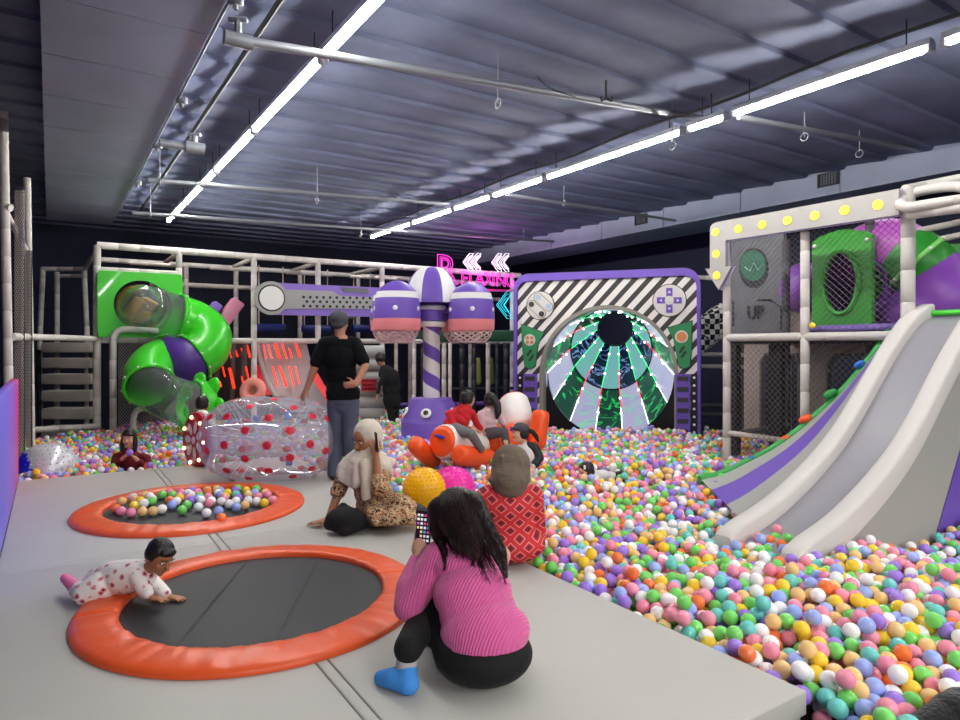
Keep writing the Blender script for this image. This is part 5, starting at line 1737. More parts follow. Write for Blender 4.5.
# orange and white inflatable ridden by two children
M_infw = mat('inflatable_white', '#efece8', .3, spec=.5, bump=.15, bscale=14); M_info = mat('inflatable_orange', '#f4571f', .3, spec=.5, bump=.15, bscale=14)
t = thing('inflatable_rider', 'orange and white inflatable ride-on with tube fins, two children sitting on it', 'inflatable', P(475, 465, 8.0)); t.location.z = .4; t['_o'] = list(t.location)
def puff(pts, rs, name, m, n=24):
    b = MB(); b.tube(pts, rs, n); return b.build(name, m, t, ang=70)
a, c = P(442, 441, 7.55), P(494, 450, 8.5)
d = (c - a).normalized()
puff([a - d * .012, a + d * .02, a + d * .07, a + d * .35, a + d * .7, a + d * .8], [.165, .19, .203, .21, .205, .16], 'white_drum', M_infw)
cap = puff([a - d * .035, a - d * .03, a - d * .01, a + d * .03], [.02, .12, .17, .193], 'orange_cap', M_info)
b = MB(); x, y = frame(d)
b.tube([a - d * .045 - x * .06 + Vector((0, 0, .05)), a - d * .055 + Vector((0, 0, .05)), a - d * .045 + x * .06 + Vector((0, 0, .035))], .016, 8); b.build('blue_handle', mat('handle_blue', '#1c3fc8', .4), cap)
def fin(pa, pb, r, name='fin'):
    e = (pb - pa).normalized(); L = (pb - pa).length
    return puff([pa - e * .03, pa - e * .025, pa, pa + e * .06, pa + e * (L - .06), pb, pb + e * .025], [.01, r * .6, r * .92, r, r, r * .9, r * .4], name, M_info, 18)
fin(P(415, 444, 7.45), P(434, 463, 7.9), .105); fin(P(459, 455, 7.35), P(489, 459, 7.85), .12)
puff([P(486, 441, 8.2), P(494, 441, 8.35), P(520, 438, 8.75), P(528, 437, 8.9)], [.12, .20, .21, .15], 'seat_body', M_info)
e0, e1 = P(520, 429, 8.7), P(513, 401, 9.0); e = (e1 - e0).normalized()
puff([e0, e0 + e * .05, e0 + e * .3, e1 - e * .02, e1 + e * .03], [.12, .19, .215, .205, .17], 'white_drum', M_infw)
puff([e1 + e * .02, e1 + e * .05, e1 + e * .065], [.185, .15, .02], 'orange_cap', M_info)
fin(P(537, 446, 8.5), P(541, 412, 8.55), .115); fin(P(502, 418, 8.95), P(497.5, 402, 8.95), .07)
b = MB(); q = P(511, 432, 8.4); b.tube([q + Vector((-.03, 0, -.06)), q + Vector((-.02, -.03, .02)), q + Vector((.03, -.02, .05))], .016, 8); b.build('blue_handle', MATS['handle_blue'], t)
b = MB(); b.box(P(484, 446.5, 7.97), (.05, .03, .05), .012); b.build('blue_valve', MATS['handle_blue'], t)
PIT_KEEP.append(lambda x, y, z: (np.hypot(x - BB.x, y - BB.y) < .3))
for _p, _r in ((P(445, 441, 7.6), .2), (P(465, 441, 7.95), .2), (P(490, 441, 8.3), .2), (P(520, 437, 8.75), .2), (P(424, 455, 7.65), .1), (P(470, 458, 7.6), .11), (P(537, 430, 8.5), .1), (P(424, 489, 5.5), .17), (P(453, 489, 5.95), .2), (P(47, 471, 7.5), .31), (P(197, 440, 7.75), .28)):
    PIT_KEEP.append(lambda x, y, z, p=_p, r=_r: (x - p.x) ** 2 + (y - p.y) ** 2 + (z - p.z) ** 2 < (r + .03) ** 2)
# ------------------------------------------------------------------ people
M_skin = mat('skin', '#b98468', .5, sss=.08); M_skin2 = mat('skin_light', '#d9a68c', .5, sss=.08); M_skin3 = mat('skin_tan', '#a8714f', .5, sss=.06)
M_eye = mat('eye_white', '#e8e4e0', .3); M_iris = mat('eye_dark', '#1c120e', .3); M_lip = mat('lips', '#9c5048', .5)
def hair_mat(name, base, tip):
    m = mat(name, base, .42, spec=.5)
    k = NT(m); tc = k.n('ShaderNodeTexCoord'); nz = k.n('ShaderNodeTexNoise', i_Scale=26.0, i_Detail=4.0); mp = k.n('ShaderNodeMapping'); mp.inputs['Scale'].default_value = (3, 3, .35)
    k.l(tc.outputs['Object'], mp.inputs[0]); k.l(mp.outputs[0], nz.inputs[0]); k.l(k.ramp(nz.outputs[0], [(.35, base), (.75, tip)]), k.b.inputs['Base Color'])
    bp = k.n('ShaderNodeBump', i_Strength=.5, i_Distance=.01); k.l(nz.outputs[0], bp.inputs['Height']); k.l(bp.outputs[0], k.b.inputs['Normal'])
    return m
M_hair = hair_mat('hair_black', '#0d0b0c', '#2a211f'); M_hairb = hair_mat('hair_brown_black', '#120d0e', '#3a2422')
def V3(*a): return Vector(a)

class Fig:
    def __init__(s, label, base, name='person'):
        s.t = thing(name, label, 'person', base)
        s.body = MB(); s.cloth = {}
    def c(s, name, m):
        if name not in s.cloth:
            s.cloth[name] = (MB(), m)
        return s.cloth[name][0]
    def done(s, skin, vox=.01, cvox=None, it=5):
        bo = skinned(s.body, 'body', skin, s.t, vox, it)
        out = {'body': bo}
        for n, (b, m) in s.cloth.items():
            out[n] = skinned(b, n, m, s.t, cvox or vox, it)
        return out

def head(f, c, fwd, up, s, skin, face=True):
    """head with jaw, nose, ears into the body; eyes and mouth as small parts"""
    fwd = Vector(fwd).normalized(); up = Vector(up); up = (up - fwd * up.dot(fwd)).normalized(); r = fwd.cross(up)
    Q = Matrix((r, fwd, up)).transposed()
    b = f.body; c = Vector(c)
    at = lambda a, d, e: c + r * (a * s) + fwd * (d * s) + up * (e * s)
    b.ball(at(0, -.03, .12), (.34 * s, .42 * s, .38 * s), 20, 14, rot=Q)
    b.ball(at(0, .10, -.16), (.27 * s, .28 * s, .32 * s), 18, 12, rot=Q)
    b.ball(at(0, .27, -.40), (.11 * s, .09 * s, .085 * s), 12, 8, rot=Q)
    b.rcone(at(0, .37, .02), at(0, .46, -.13), .035 * s, .062 * s, 10)
    for q in (-1, 1):
        b.ball(at(.34 * q, -.04, -.05), (.035 * s, .075 * s, .12 * s), 10, 8, rot=Q)
        b.ball(at(.17 * q, .25, -.13), (.11 * s, .10 * s, .10 * s), 10, 8, rot=Q)
    if face:
        for q in (-1, 1):
            e = MB(); e.ball(at(.145 * q, .345, .02), (.068 * s, .045 * s, .028 * s), 12, 8, rot=Q); eo = e.build('eye', M_eye, f.t)
            e = MB(); e.ball(at(.145 * q, .374, .02), (.034 * s, .022 * s, .030 * s), 10, 6, rot=Q); e.build('iris', M_iris, eo)
            e = MB(); e.tube([at(.06 * q, .40, .115), at(.15 * q, .395, .145), at(.25 * q, .34, .12)], .014 * s, 6); e.build('eyebrow', M_hair, f.t)
        e = MB(); e.ball(at(0, .355, -.255), (.11 * s, .05 * s, .034 * s), 14, 8, rot=Q); e.build('mouth', M_lip, f.t)
    return at, Q

def hand(b, w, d, n, s=1.0, curl=.25, side=1, spread=.06):
    """palm and five fingers: w wrist, d along the fingers, n out of the palm, side = where the thumb is"""
    w = Vector(w); d = Vector(d).normalized(); n = Vector(n); n = (n - d * n.dot(d)).normalized(); x = d.cross(n) * side
    q = Matrix((x, d, n)).transposed()
    b.ball(w + d * .045 * s, (.040 * s, .058 * s, .017 * s), 14, 8, rot=q)
    b.rcone(w - d * .01 * s, w + d * .03 * s, .024 * s, .024 * s, 10)
    for i, (o, L) in enumerate(((.029, .070), (.010, .078), (-.010, .073), (-.028, .056))):
        p = w + d * (.085 * s - abs(o) * .25 * s) + x * o * s
        a = spread * (1 - i) * 1.2
        dd = (d * math.cos(a) + x * math.sin(a)).normalized()
        pts = [p - dd * .03 * s, p]; an = curl * .6
        for k, fr in enumerate((.45, .32, .26)):
            dn = dd * math.cos(an) + n * math.sin(an); pts.append(pts[-1] + dn * L * fr * s); an += curl
        b.chain(pts, [.0095 * s, .0092 * s, .0088 * s, .008 * s, .0072 * s], 8)
    p = w + d * .022 * s + x * .03 * s
    dd = (d * .75 + x * .65 + n * .25).normalized(); p1 = p + dd * .036 * s; p2 = p1 + (dd * .8 + d * .3 + n * .35 * curl).normalized() * .030 * s
    b.chain([p - x * .012 * s, p1, p2, p2 + (d * .8 + n * .5 * curl + x * .2).normalized() * .022 * s], [.014 * s, .0115 * s, .0105 * s, .0085 * s], 8)

def torso(b, pel, chest, neck, wp, wc, fwd, dp=.62):
    """pelvis to shoulders as merged ellipsoids; w = half widths"""
    fwd = Vector(fwd).normalized()
    def el(c, w, h, k=1.0, up=None):
        up = (up or (Vector(neck) - Vector(pel))).normalized(); f = (fwd - up * fwd.dot(up)).normalized(); r = f.cross(up)
        b.ball(c, (w, w * dp * k, h), 22, 14, rot=Matrix((r, f, up)).transposed())
    L = (Vector(neck) - Vector(pel)).length
    el(Vector(pel), wp, L * .34, 1.1); el(Vector(pel).lerp(Vector(chest), .5), (wp + wc) * .47, L * .36)
    el(Vector(chest), wc, L * .36); el(Vector(chest).lerp(Vector(neck), .55), wc * .92, L * .20, .85)

def shoe(b, heel, toe, s=1.0):
    heel, toe = Vector(heel), Vector(toe)
    b.chain([heel, heel.lerp(toe, .55), toe], [.038 * s, .042 * s, .033 * s], 12)

# ---- woman in the pink sweater, nearest
def knit(name, col, scale=70):
    m = mat(name, col, .85, sheen=.3, spec=.2)
    k = NT(m); tc = k.n('ShaderNodeTexCoord'); mp = k.n('ShaderNodeMapping'); mp.inputs['Rotation'].default_value = (0, R(-8), R(30)); k.l(tc.outputs['Object'], mp.inputs[0])
    wv = k.n('ShaderNodeTexWave', i_Scale=scale, i_Distortion=.6, bands_direction='X'); wv.inputs['Detail'].default_value = 1; k.l(mp.outputs[0], wv.inputs[0])
    nz = k.n('ShaderNodeTexNoise', i_Scale=160.0); k.l(mp.outputs[0], nz.inputs[0])
    ad = k.n('ShaderNodeMath', operation='MULTIPLY_ADD', i_1=.35); k.l(nz.outputs[0], ad.inputs[0]); k.l(wv.outputs['Fac'], ad.inputs[2])
    bp = k.n('ShaderNodeBump', i_Strength=.6, i_Distance=.006); k.l(ad.outputs[0], bp.inputs['Height']); k.l(bp.outputs[0], k.b.inputs['Normal'])
    return m
M_sweater = knit('pink_knit', '#dc629f', 26)
M_trous = mat('black_trousers', '#09090c', .85, sheen=.02)
f = Fig('woman in pink ribbed sweater sitting with her back turned, holding up a phone', P(478, 690, 2.75) * 1)
f.t.location.z = PT; f.t['_o'] = list(f.t.location)
fw = Vector((-.50, .86, 0)).normalized(); rt = Vector((.86, .50, 0))
pel = P(485, 652, 2.76); pel.z = PT + .115
chest = P(473, 592, 2.87); neck = P(463, 541, 2.99); hc = P(456, 518, 3.03)
torso(f.body, pel + V3(0, .03, .075), chest, neck, .13, .15, fw); f.body.rcone(neck - V3(0, 0, .03), hc, .05, .05)
head(f, hc, (-.80, .55, -.28), (-.1, .1, 1), .215, M_skin2)
sh_l, el_l, wr_l = P(436, 556, 2.93), P(409, 605, 2.88), P(418, 557, 2.98)
sh_r, el_r, wr_r = P(500, 556, 3.03), P(478, 600, 3.26), P(432, 560, 3.20)
f.body.chain([sh_l, el_l, wr_l], [.05, .042, .028]); f.body.chain([sh_r, el_r, wr_r], [.05, .042, .028])
hand(f.body, wr_l, V3(.18, .12, 1), V3(.2, .9, 0), 1.0, .75, -1)
hand(f.body, wr_r, V3(-.5, -.3, .8), V3(-.5, -.6, -.2), .95, .6, 1)
kn_l, an_l = P(434, 592, 3.06), P(407, 662, 2.70); kn_r, an_r = P(470, 590, 3.26), P(443, 640, 3.10)
an_r.z = PT + .09
hl = pel + fw * .05 - rt * .08; hr = pel + fw * .05 + rt * .08
f.body.chain([hl, kn_l, an_l], [.08, .05, .036]); f.body.chain([hr, kn_r, an_r], [.08, .05, .036])
he_l = G(408, 684, PT + .042); to_l = G(381, 678, PT + .03)
to_r = an_r + fw * .16 - rt * .1; to_r.z = PT + .03; he_r = an_r.copy(); he_r.z = PT + .04
s_ = f.c('sock', mat('sock_blue', '#4292e4', .8, bump=.2, bscale=120))
s_.chain([he_l + V3(.004, 0, 0), he_l.lerp(to_l, .5) + V3(0, 0, .010), to_l], [.043, .044, .031]); s_.chain([he_l, an_l + V3(0, 0, -.02)], [.043, .043])
s2 = f.c('far_sock', MATS['sock_blue']); s2.chain([he_r, he_r.lerp(to_r, .5), to_r], [.042, .042, .03]); s2.chain([he_r, an_r], [.042, .042])
cf = f.c('sock_cuff', mat('cuff_grey', '#b9b5b2', .8)); cf.rcone(an_l + V3(-.002, 0, -.018), an_l + V3(0, 0, .022), .046, .043)
sw = f.c('sweater', M_sweater)
torso(sw, pel + V3(-.005, .02, .085), chest + V3(0, 0, -.005), neck - V3(0, 0, .01), .195, .185, fw, .72)
sw.ball(pel + V3(.006, .015, .075), (.192, .172, .115), 24, 14, rot=Matrix.Rotation(.5, 3, 'Z') @ Matrix.Rotation(-.16, 3, 'Y'))
sw.chain([neck + V3(0, 0, -.02), sh_l + V3(.01, 0, -.01)], [.072, .075]); sw.chain([neck + V3(0, 0, -.02), sh_r + V3(-.03, 0, -.01)], [.072, .075])
sw.chain([sh_l + V3(.01, 0, -.01), el_l + V3(-.002, 0, -.005), el_l.lerp(wr_l, .35) + V3(-.010, 0, 0), wr_l + V3(0, 0, -.02)], [.078, .066, .064, .043])
sw.chain([sh_r + V3(-.03, 0, -.01), el_r, wr_r], [.075, .066, .045])
tr = f.c('trousers', M_trous)
tr.ball(pel, (.205, .19, .112), 26, 16, rot=Matrix.Rotation(.5, 3, 'Z')); tr.ball(pel + V3(-.01, .03, .06), (.175, .15, .10), 24, 14)
tr.chain([hl + V3(-.02, -.02, .02), kn_l, an_l.lerp(kn_l, .55), an_l + V3(.004, 0, .055)], [.105, .078, .068, .060]); tr.chain([hr, kn_r, an_r + V3(0, 0, .04)], [.105, .078, .066])
out = f.done(M_skin2, .006, .008, 4)
# hair: a full mass with long falling locks laid over head and back
hr_ = MB()
hr_.ball(hc + V3(.006, -.02, .030), (.112, .115, .118), 22, 14)
hr_.chain([P(440, 510, 2.98), P(438, 529, 2.96), P(438, 541, 2.95)], [.060, .045, .016])
hr_.chain([P(458, 515, 2.94), P(466, 535, 2.88), P(474, 553, 2.83)], [.095, .082, .03])
hr_.chain([P(470, 506, 2.96), P(484, 530, 2.91), P(499, 552, 2.84), P(506, 577, 2.79)], [.072, .055, .036, .010])
hr_.chain([P(440, 538, 2.92), P(446, 556, 2.855), P(445, 570, 2.83)], [.02, .012, .006])
ho = skinned(hr_, 'hair', M_hairb, f.t, .007, 4)
bake_all()
from mathutils.bvhtree import BVHTree
def tree_of(o_):
    me = o_.data; off = Vector(o_['_o'])
    return BVHTree.FromPolygons([v.co + off for v in me.vertices], [list(q.vertices) for q in me.polygons])
TR = [tree_of(out['sweater']), tree_of(ho), tree_of(out['body'])]
def drape(px, py, lift):
    o_ = Vector((0, 0, CZ)); d_ = (P(px, py, 1.0) - o_).normalized(); best = None
    for t_ in TR:
        h_ = t_.ray_cast(o_, d_)
        if h_[0] is not None and (best is None or h_[3] < best[1]): best = (h_[0], h_[3])
    return (best[0] - d_ * lift) if best else None
rnd = random.Random(3)
st = MB()
for i in range(430):
    w_ = rnd.random() * 1.12
    x0 = 434 + 42 * w_ + rnd.uniform(-2, 2); y0 = 486 + 14 * abs(w_ - .45) ** 1.3 * 2 + rnd.uniform(0, 8)
    if w_ < .22: x1, y1 = 429 + 70 * w_ + rnd.uniform(-1, 5), rnd.uniform(528, 545)
    elif w_ < .58: x1, y1 = 446 + 34 * (w_ - .22) / .36 + rnd.uniform(-5, 8), rnd.uniform(532, 562)
    else: x1, y1 = 482 + 24 * (w_ - .58) / .42 + rnd.uniform(-6, 9), rnd.uniform(545, 586)
    lf = rnd.uniform(.001, .006); pts_ = []
    for k in range(9):
        q = k / 8
        p_ = drape(x0 + (x1 - x0) * q ** 1.35, y0 + (y1 - y0) * q, lf)
        if p_ is None:
            break
        if pts_ and (p_ - pts_[-1]).length > .09:
            break
        pts_.append(p_)
    if len(pts_) > 4:
        pp = spline(pts_, 2); n_ = len(pp) - 1
        st.tube(pp, [(.0040 if i % 2 else .0028) * (1 - .8 * (j / n_) ** 3) for j in range(n_ + 1)], 4)
for (a_, b_, c_), n_ in ((((436, 538), (447, 556), (444, 571)), 9), (((486, 538), (500, 562), (506, 584)), 16), (((468, 545), (476, 556), (472, 566)), 7), (((490, 535), (508, 555), (513, 565)), 8)):
    for i in range(n_):
        o1, o2, o3 = rnd.uniform(-4, 4), rnd.uniform(-2.5, 2.5), rnd.uniform(-1.5, 1.5); pts_ = []
        for k in range(8):
            q = k / 7; x_ = (1 - q) ** 2 * (a_[0] + o1) + 2 * q * (1 - q) * (b_[0] + o2) + q * q * (c_[0] + o3); y_ = (1 - q) ** 2 * a_[1] + 2 * q * (1 - q) * b_[1] + q * q * (c_[1] + rnd.uniform(-1, 1))
            p_ = drape(x_, y_, .004)
            if p_ is not None and (not pts_ or (p_ - pts_[-1]).length < .09): pts_.append(p_)
        if len(pts_) > 4: st.tube(pts_, [.0032 * (1 - .8 * (j / (len(pts_) - 1)) ** 2) for j in range(len(pts_))], 4)
st.build('hair_strands', M_hairb, ho)
# phone in her hand
def phone(c, x, y, label, screen=None, cam=False):
    x = Vector(x).normalized(); y = Vector(y); y = (y - x * y.dot(x)).normalized()
    t = thing('phone', label, 'phone', c)
    Mp_ = frame_mat(c, x, y)
    b = MB(); b.box((0, 0, 0), (.072, .150, .008), .004); b.v = [Mp_ @ p for p in b.v]; b.build('case', M_black, t)
    if screen:
        sg = 1
        b = MB(); b.box((0, 0, .0046 * sg), (.066, .142, .001)); b.v = [Mp_ @ p for p in b.v]; b.build('screen', mat('phone_screen', '#1a1420', .2, emit='#2a1830', es=.25), t)
        rnd = random.Random(2); cols = ['#e8e8ee', '#e0508c', '#d8c8f0', '#50a0e8', '#f0f0f0', '#e8d070', '#c060d0']
        for i in range(4):
            for j in range(7):
                if rnd.random() < .12: continue
                b = MB(); b.box((-.024 + .016 * i, -.058 + .0185 * j, .0054 * sg), (.0105, .0105, .0006)); b.v = [Mp_ @ p for p in b.v]
                c_ = rnd.choice(cols); b.build('icon', mat('icon_' + c_[1:], c_, .4, emit=c_, es=.35), t)
    return t
phone(P(423.5, 527, 2.985), (.93, -.20, -.05), (-.16, .1, 1), 'black phone showing app icons, held up by the woman in pink', True)

# ---- woman in the red patterned dress
m = mat('red_diamond_print', '#d0303a', .75)
k = NT(m); tc = k.n('ShaderNodeTexCoord'); sx = k.n('ShaderNodeSeparateXYZ'); k.l(tc.outputs['Object'], sx.inputs[0])
def nd(op, a, bq=None, v=None, v2=None):
    x = k.n('ShaderNodeMath', operation=op)
    for i_, q in enumerate((a, bq)):
        if q is None: continue
        if isinstance(q, (int, float)): x.inputs[i_].default_value = q
        else: k.l(q, x.inputs[i_])
    return x.outputs[0]
gx = nd('MULTIPLY', sx.outputs[0], 1 / .115); gz = nd('MULTIPLY', sx.outputs[2], 1 / .095)
fa = nd('ABSOLUTE', nd('SUBTRACT', nd('FRACT', nd('ADD', gx, gz)), .5)); fb = nd('ABSOLUTE', nd('SUBTRACT', nd('FRACT', nd('SUBTRACT', gx, gz)), .5))
mx = nd('MAXIMUM', fa, fb)
k.l(k.ramp(mx, [(0, '#7a1826'), (.19, '#c43440'), (.28, '#ee9a8e'), (.335, '#cc2530'), (.46, '#d8303a')], 'CONSTANT'), k.b.inputs['Base Color'])
f = Fig('woman in red diamond-patterned dress and olive headscarf sitting at the platform edge, seen from behind', P(510, 570, 4.2)); f.t.location.z = PT; f.t['_o'] = list(f.t.location)
fw = Vector((-.15, 1, 0)).normalized(); pel = P(511, 545, 4.28); pel.z = PT + .14; chest = P(509, 508, 4.26); neck = P(509, 483, 4.28); hc = P(508, 467, 4.33)
torso(f.body, pel, chest, neck, .14, .155, fw); f.body.rcone(neck - V3(0, 0, .04), hc, .05, .05)
head(f, hc, (-.75, .65, -.1), (0, 0, 1), .22, M_skin)
shl, shr = P(486, 497, 4.28), P(533, 496, 4.30); ell, elr = P(482, 530, 4.33), P(537, 530, 4.36); wl_, wr_ = P(492, 540, 4.62), P(528, 540, 4.62)
for a_, b_, c_ in ((shl, ell, wl_), (shr, elr, wr_)):
    f.body.chain([a_, b_, c_], [.045, .04, .028])
hand(f.body, wl_, V3(.4, 1, -.2), V3(0, .2, -1), .95, .4, 1); hand(f.body, wr_, V3(-.4, 1, -.2), V3(0, .2, -1), .95, .4, -1)
dr = f.c('dress', m)
torso(dr, pel, chest, neck - V3(0, 0, .01), .185, .178, fw, .72); dr.chain([neck - V3(0, 0, .03), shl], [.06, .072]); dr.chain([neck - V3(0, 0, .03), shr], [.06, .072])
dr.chain([shl, ell, wl_], [.07, .062, .05]); dr.chain([shr, elr, wr_], [.07, .062, .05])
dr.ball(pel + V3(.01, -.0, -.02), (.215, .19, .115), 26, 14); dr.ball(pel + V3(.0, .22, -.03), (.25, .25, .11), 26, 14)
dr.chain([pel + V3(-.1, .15, 0), pel + V3(-.18, .55, .05)], [.1, .08]); dr.chain([pel + V3(.1, .15, 0), pel + V3(.16, .55, .05)], [.1, .08])
hj = f.c('headscarf', mat('olive_scarf', '#6e6052', .85, bump=.5, bscale=2.2, bdist=.05, bstretch=(2, 2, 6)))
hj.ball(hc + V3(.018, -.018, .018), (.128, .130, .135), 24, 16); hj.chain([hc + V3(.016, -.03, -.02), P(510, 480.5, 4.24)], [.130, .122]); hj.ball(P(509.5, 479.5, 4.26), (.142, .125, .045), 24, 10)
for a_ in (-.5, .1, .7):
    hj.chain([hc + V3(.09 * a_, -.115, .09), hc + V3(.02 + .11 * a_, -.135, -.02), P(510 + 18 * a_, 481, 4.15)], [.012, .016, .016])
nk = f.c('inner_collar', mat('collar_tan', '#c79a78', .8)); nk.ball(P(511, 486, 4.255), (.095, .09, .026), 20, 10)
f.done(M_skin, .01, .009, 4)

# ---- woman in the cream headscarf, on the phone
m = mat('earthy_print', '#a07850', .8)
k = NT(m); tc = k.n('ShaderNodeTexCoord'); vo = k.n('ShaderNodeTexVoronoi', i_Scale=38.0); k.l(tc.outputs['Object'], vo.inputs[0])
wv = k.n('ShaderNodeTexWave', i_Scale=5.0, i_Distortion=9.0, bands_direction='DIAGONAL'); wv.inputs['Detail Scale'].default_value = 3.0; k.l(tc.outputs['Object'], wv.inputs[0])
mxn = k.n('ShaderNodeMath', operation='MULTIPLY_ADD', i_1=.55); k.l(vo.outputs['Color'], mxn.inputs[0]); k.l(wv.outputs['Fac'], mxn.inputs[2])
frn = k.n('ShaderNodeMath', operation='FRACT'); k.l(mxn.outputs[0], frn.inputs[0])
k.l(k.ramp(frn.outputs[0], [(0, '#3c2a20'), (.2, '#9c6238'), (.36, '#cdb089'), (.52, '#b0522c'), (.62, '#d8c49c'), (.8, '#4e4a40'), (.9, '#dcc8a4')], 'CONSTANT'), k.b.inputs['Base Color'])
f = Fig('woman in cream headscarf and brown patterned dress sitting on the platform, talking on a phone', P(372, 525, 5.2)); f.t.location.z = PT; f.t['_o'] = list(f.t.location)
fw = Vector((-.62, -.78, 0)).normalized(); pel = P(378, 510, 5.27); pel.z = PT + .13; chest = P(368, 478, 5.22); neck = P(366, 455, 5.22); hc = P(364.5, 440, 5.19)
torso(f.body, pel, chest, neck, .15, .16, fw); f.body.rcone(neck - V3(0, 0, .04), hc, .05, .05)
head(f, hc, (-.56, -.80, -.22), (0.0, 0, 1), .22, M_skin3)
shl, shr = P(388, 468, 5.22), P(344, 470, 5.28); ell, wl_ = P(379, 490, 5.0), P(376, 456, 5.06)
elr, wr_ = P(338, 494, 5.22), P(328, 516, 5.14); wr_.z = PT + .045
f.body.chain([shl, ell, wl_], [.046, .04, .027]); f.body.chain([shr, elr, wr_], [.046, .038, .027])
hand(f.body, wl_, V3(-.18, -.1, 1), V3(-.5, .6, .0), 1.0, .7, -1)
hand(f.body, wr_, V3(-.95, -.3, -.10), V3(0, 0, -1), 1.0, .08, 1, .12)
dr = f.c('dress', m)
torso(dr, pel, chest, neck - V3(0, 0, .02), .20, .178, fw, .74)
dr.chain([shl + V3(-.02, 0, 0), ell + V3(.005, 0, .01), ell.lerp(wl_, .3)], [.062, .066, .055]); dr.chain([shr + V3(.03, 0, 0), elr + V3(.0, 0, .02)], [.062, .064])
kn, ft = P(404, 508, 5.0), P(392, 521, 4.98); kn.z = PT + .12; ft.z = PT + .08
dr.chain([pel + V3(.04, -.02, 0), P(402, 505, 5.12), P(412, 511, 5.08)], [.125, .085, .065]); dr.chain([pel + V3(-.05, -.08, -.03), P(376, 516, 4.98), P(388, 520, 4.90)], [.105, .075, .045])
dr.chain([pel + V3(.05, -.08, -.03), P(400, 516, 5.0), P(413, 519, 4.98)], [.10, .07, .045]); dr.chain([P(372, 512, 4.98), P(376, 523, 4.88)], [.05, .03]); dr.chain([P(392, 514, 4.98), P(396, 522, 4.90)], [.05, .03])
f.body.chain([kn, ft], [.05, .04])
sl_ = f.c('shoe', M_black); sl_.chain([P(417, 511, 5.1), P(423, 512.5, 5.04)], [.06, .045])
hj = f.c('headscarf', mat('cream_scarf', '#d3c8b8', .85, bump=.5, bscale=2.6, bdist=.05, bstretch=(2, 2, 4)))
hj.ball(hc + V3(.0235, .0335, .043), (.118, .118, .122), 24, 16); hj.ball(hc + V3(.035, .05, -.01), (.105, .10, .12), 20, 12)
cc = neck + V3(.0, -.005, .02)
rows = []
for z_, rx_, ry_, dx_ in ((.05, .075, .075, .01), (.015, .11, .105, .0), (-.03, .165, .135, .0), (-.08, .212, .160, .0), (-.13, .226, .165, 0), (-.175, .214, .158, -.005), (-.19, .185, .14, -.005), (-.192, .10, .08, -.01)):
    row = []
    for q in range(61):
        a_ = 2 * PI * q / 60; wv_ = 1 + .075 * math.sin(9 * a_ + 6 * z_) * min(1, -z_ * 9 if z_ < 0 else 0) + .035 * math.sin(17 * a_ + 1)
        row.append(cc + V3(dx_ + rx_ * wv_ * math.cos(a_), ry_ * wv_ * math.sin(a_), z_ + (-.045 * math.cos(a_ + 2.4) + .03 * math.sin(4 * a_)) * (1 if z_ < -.1 else .4 if z_ < -.06 else 0)))
    rows.append(row)
hj.grid(rows); hj.add(rows[0][:60], [tuple(range(60))]); hj.add(rows[-1][:60], [tuple(range(60))])
hj.chain([hc + V3(.02, .02, -.10), neck + V3(-.01, -.01, -.02)], [.085, .10])
hj.torus(neck + V3(-.015, -.02, .012), .078, .034, (-.1, -.25, 1), 28, 10); hj.torus(neck + V3(-.01, -.02, -.03), .105, .036, (.15, -.2, 1), 28, 10)
hj.chain([P(364, 464, 5.06), P(365, 480, 5.04), P(365, 497, 5.04)], [.040, .034, .032]); hj.chain([P(369, 480, 5.05), P(369, 497, 5.04)], [.02, .02])
f.done(M_skin3, .008, .008, 4)
phone(P(376.5, 442, 5.02), (.35, -.9, 0), (-.12, .05, 1), 'black phone at the ear of the woman in the cream headscarf')
bg = MB(); bg.chain([P(343, 506, 5.0), P(330, 524, 4.93)], [.03, .05]); bg.chain([P(343, 507, 5.0), P(345, 526, 4.9)], [.035, .075]); bg.chain([P(344, 507, 5.0), P(361, 522, 4.95)], [.03, .06]); bg.ball(P(345, 519, 4.95), (.15, .12, .09), 22, 14); bg.chain([P(330, 525, 4.92), P(345, 530, 4.86), P(360, 525, 4.92)], [.035, .045, .04])
bg.v = [V3(p.x, p.y, max(p.z, PT + .003)) for p in bg.v]
bag = skinned(bg, 'cloth_bag', mat('black_cloth', '#0d0d10', .85, bump=.4, bscale=14), None, .012, 3); tag(bag, 'black cloth bag lying in front of the woman in the cream headscarf', 'bag')

# ---- standing man in black
f = Fig('man in black T-shirt and dark cap standing with one hand on his hip', P(343, 478, 6.95)); f.t.location.z = PT; f.t['_o'] = list(f.t.location)
Y = 6.92; fw = Vector((.25, 1, 0)).normalized()
pel, chest, neck, hc = P(343, 397, Y), P(340, 358, Y), P(340, 336.5, Y), P(339.5, 322.5, Y)
torso(f.body, pel, chest, neck, .15, .17, fw); f.body.rcone(neck - V3(0, 0, .04), hc, .055, .055)
head(f, hc, (.55, .83, .02), (0, 0, 1), .225, M_skin)
shl, ell, wl_ = P(323, 344, Y), P(314, 369, Y - .02), P(307, 388, Y + .0); shr, elr, wr_ = P(357, 344, Y), P(365, 366, Y - .08), P(356, 384, Y - .16)
f.body.chain([shl, ell, wl_], [.055, .043, .03]); f.body.chain([shr, elr, wr_], [.055, .043, .03])
hand(f.body, wl_, V3(-.45, 0, -.9), V3(.3, .6, -.5), 1.05, .3, 1); hand(f.body, wr_, V3(-.85, .1, -.1), V3(-.2, .9, 0), 1.0, .35, -1)
hpl, hpr = P(336.5, 402, Y), P(350, 402, Y); knl, knr = P(336, 438, Y + .02), P(350, 438, Y - .03); anl, anr = P(334, 471, Y - .02), P(351, 471, Y + .05)
anl.z = anr.z = PT + .09
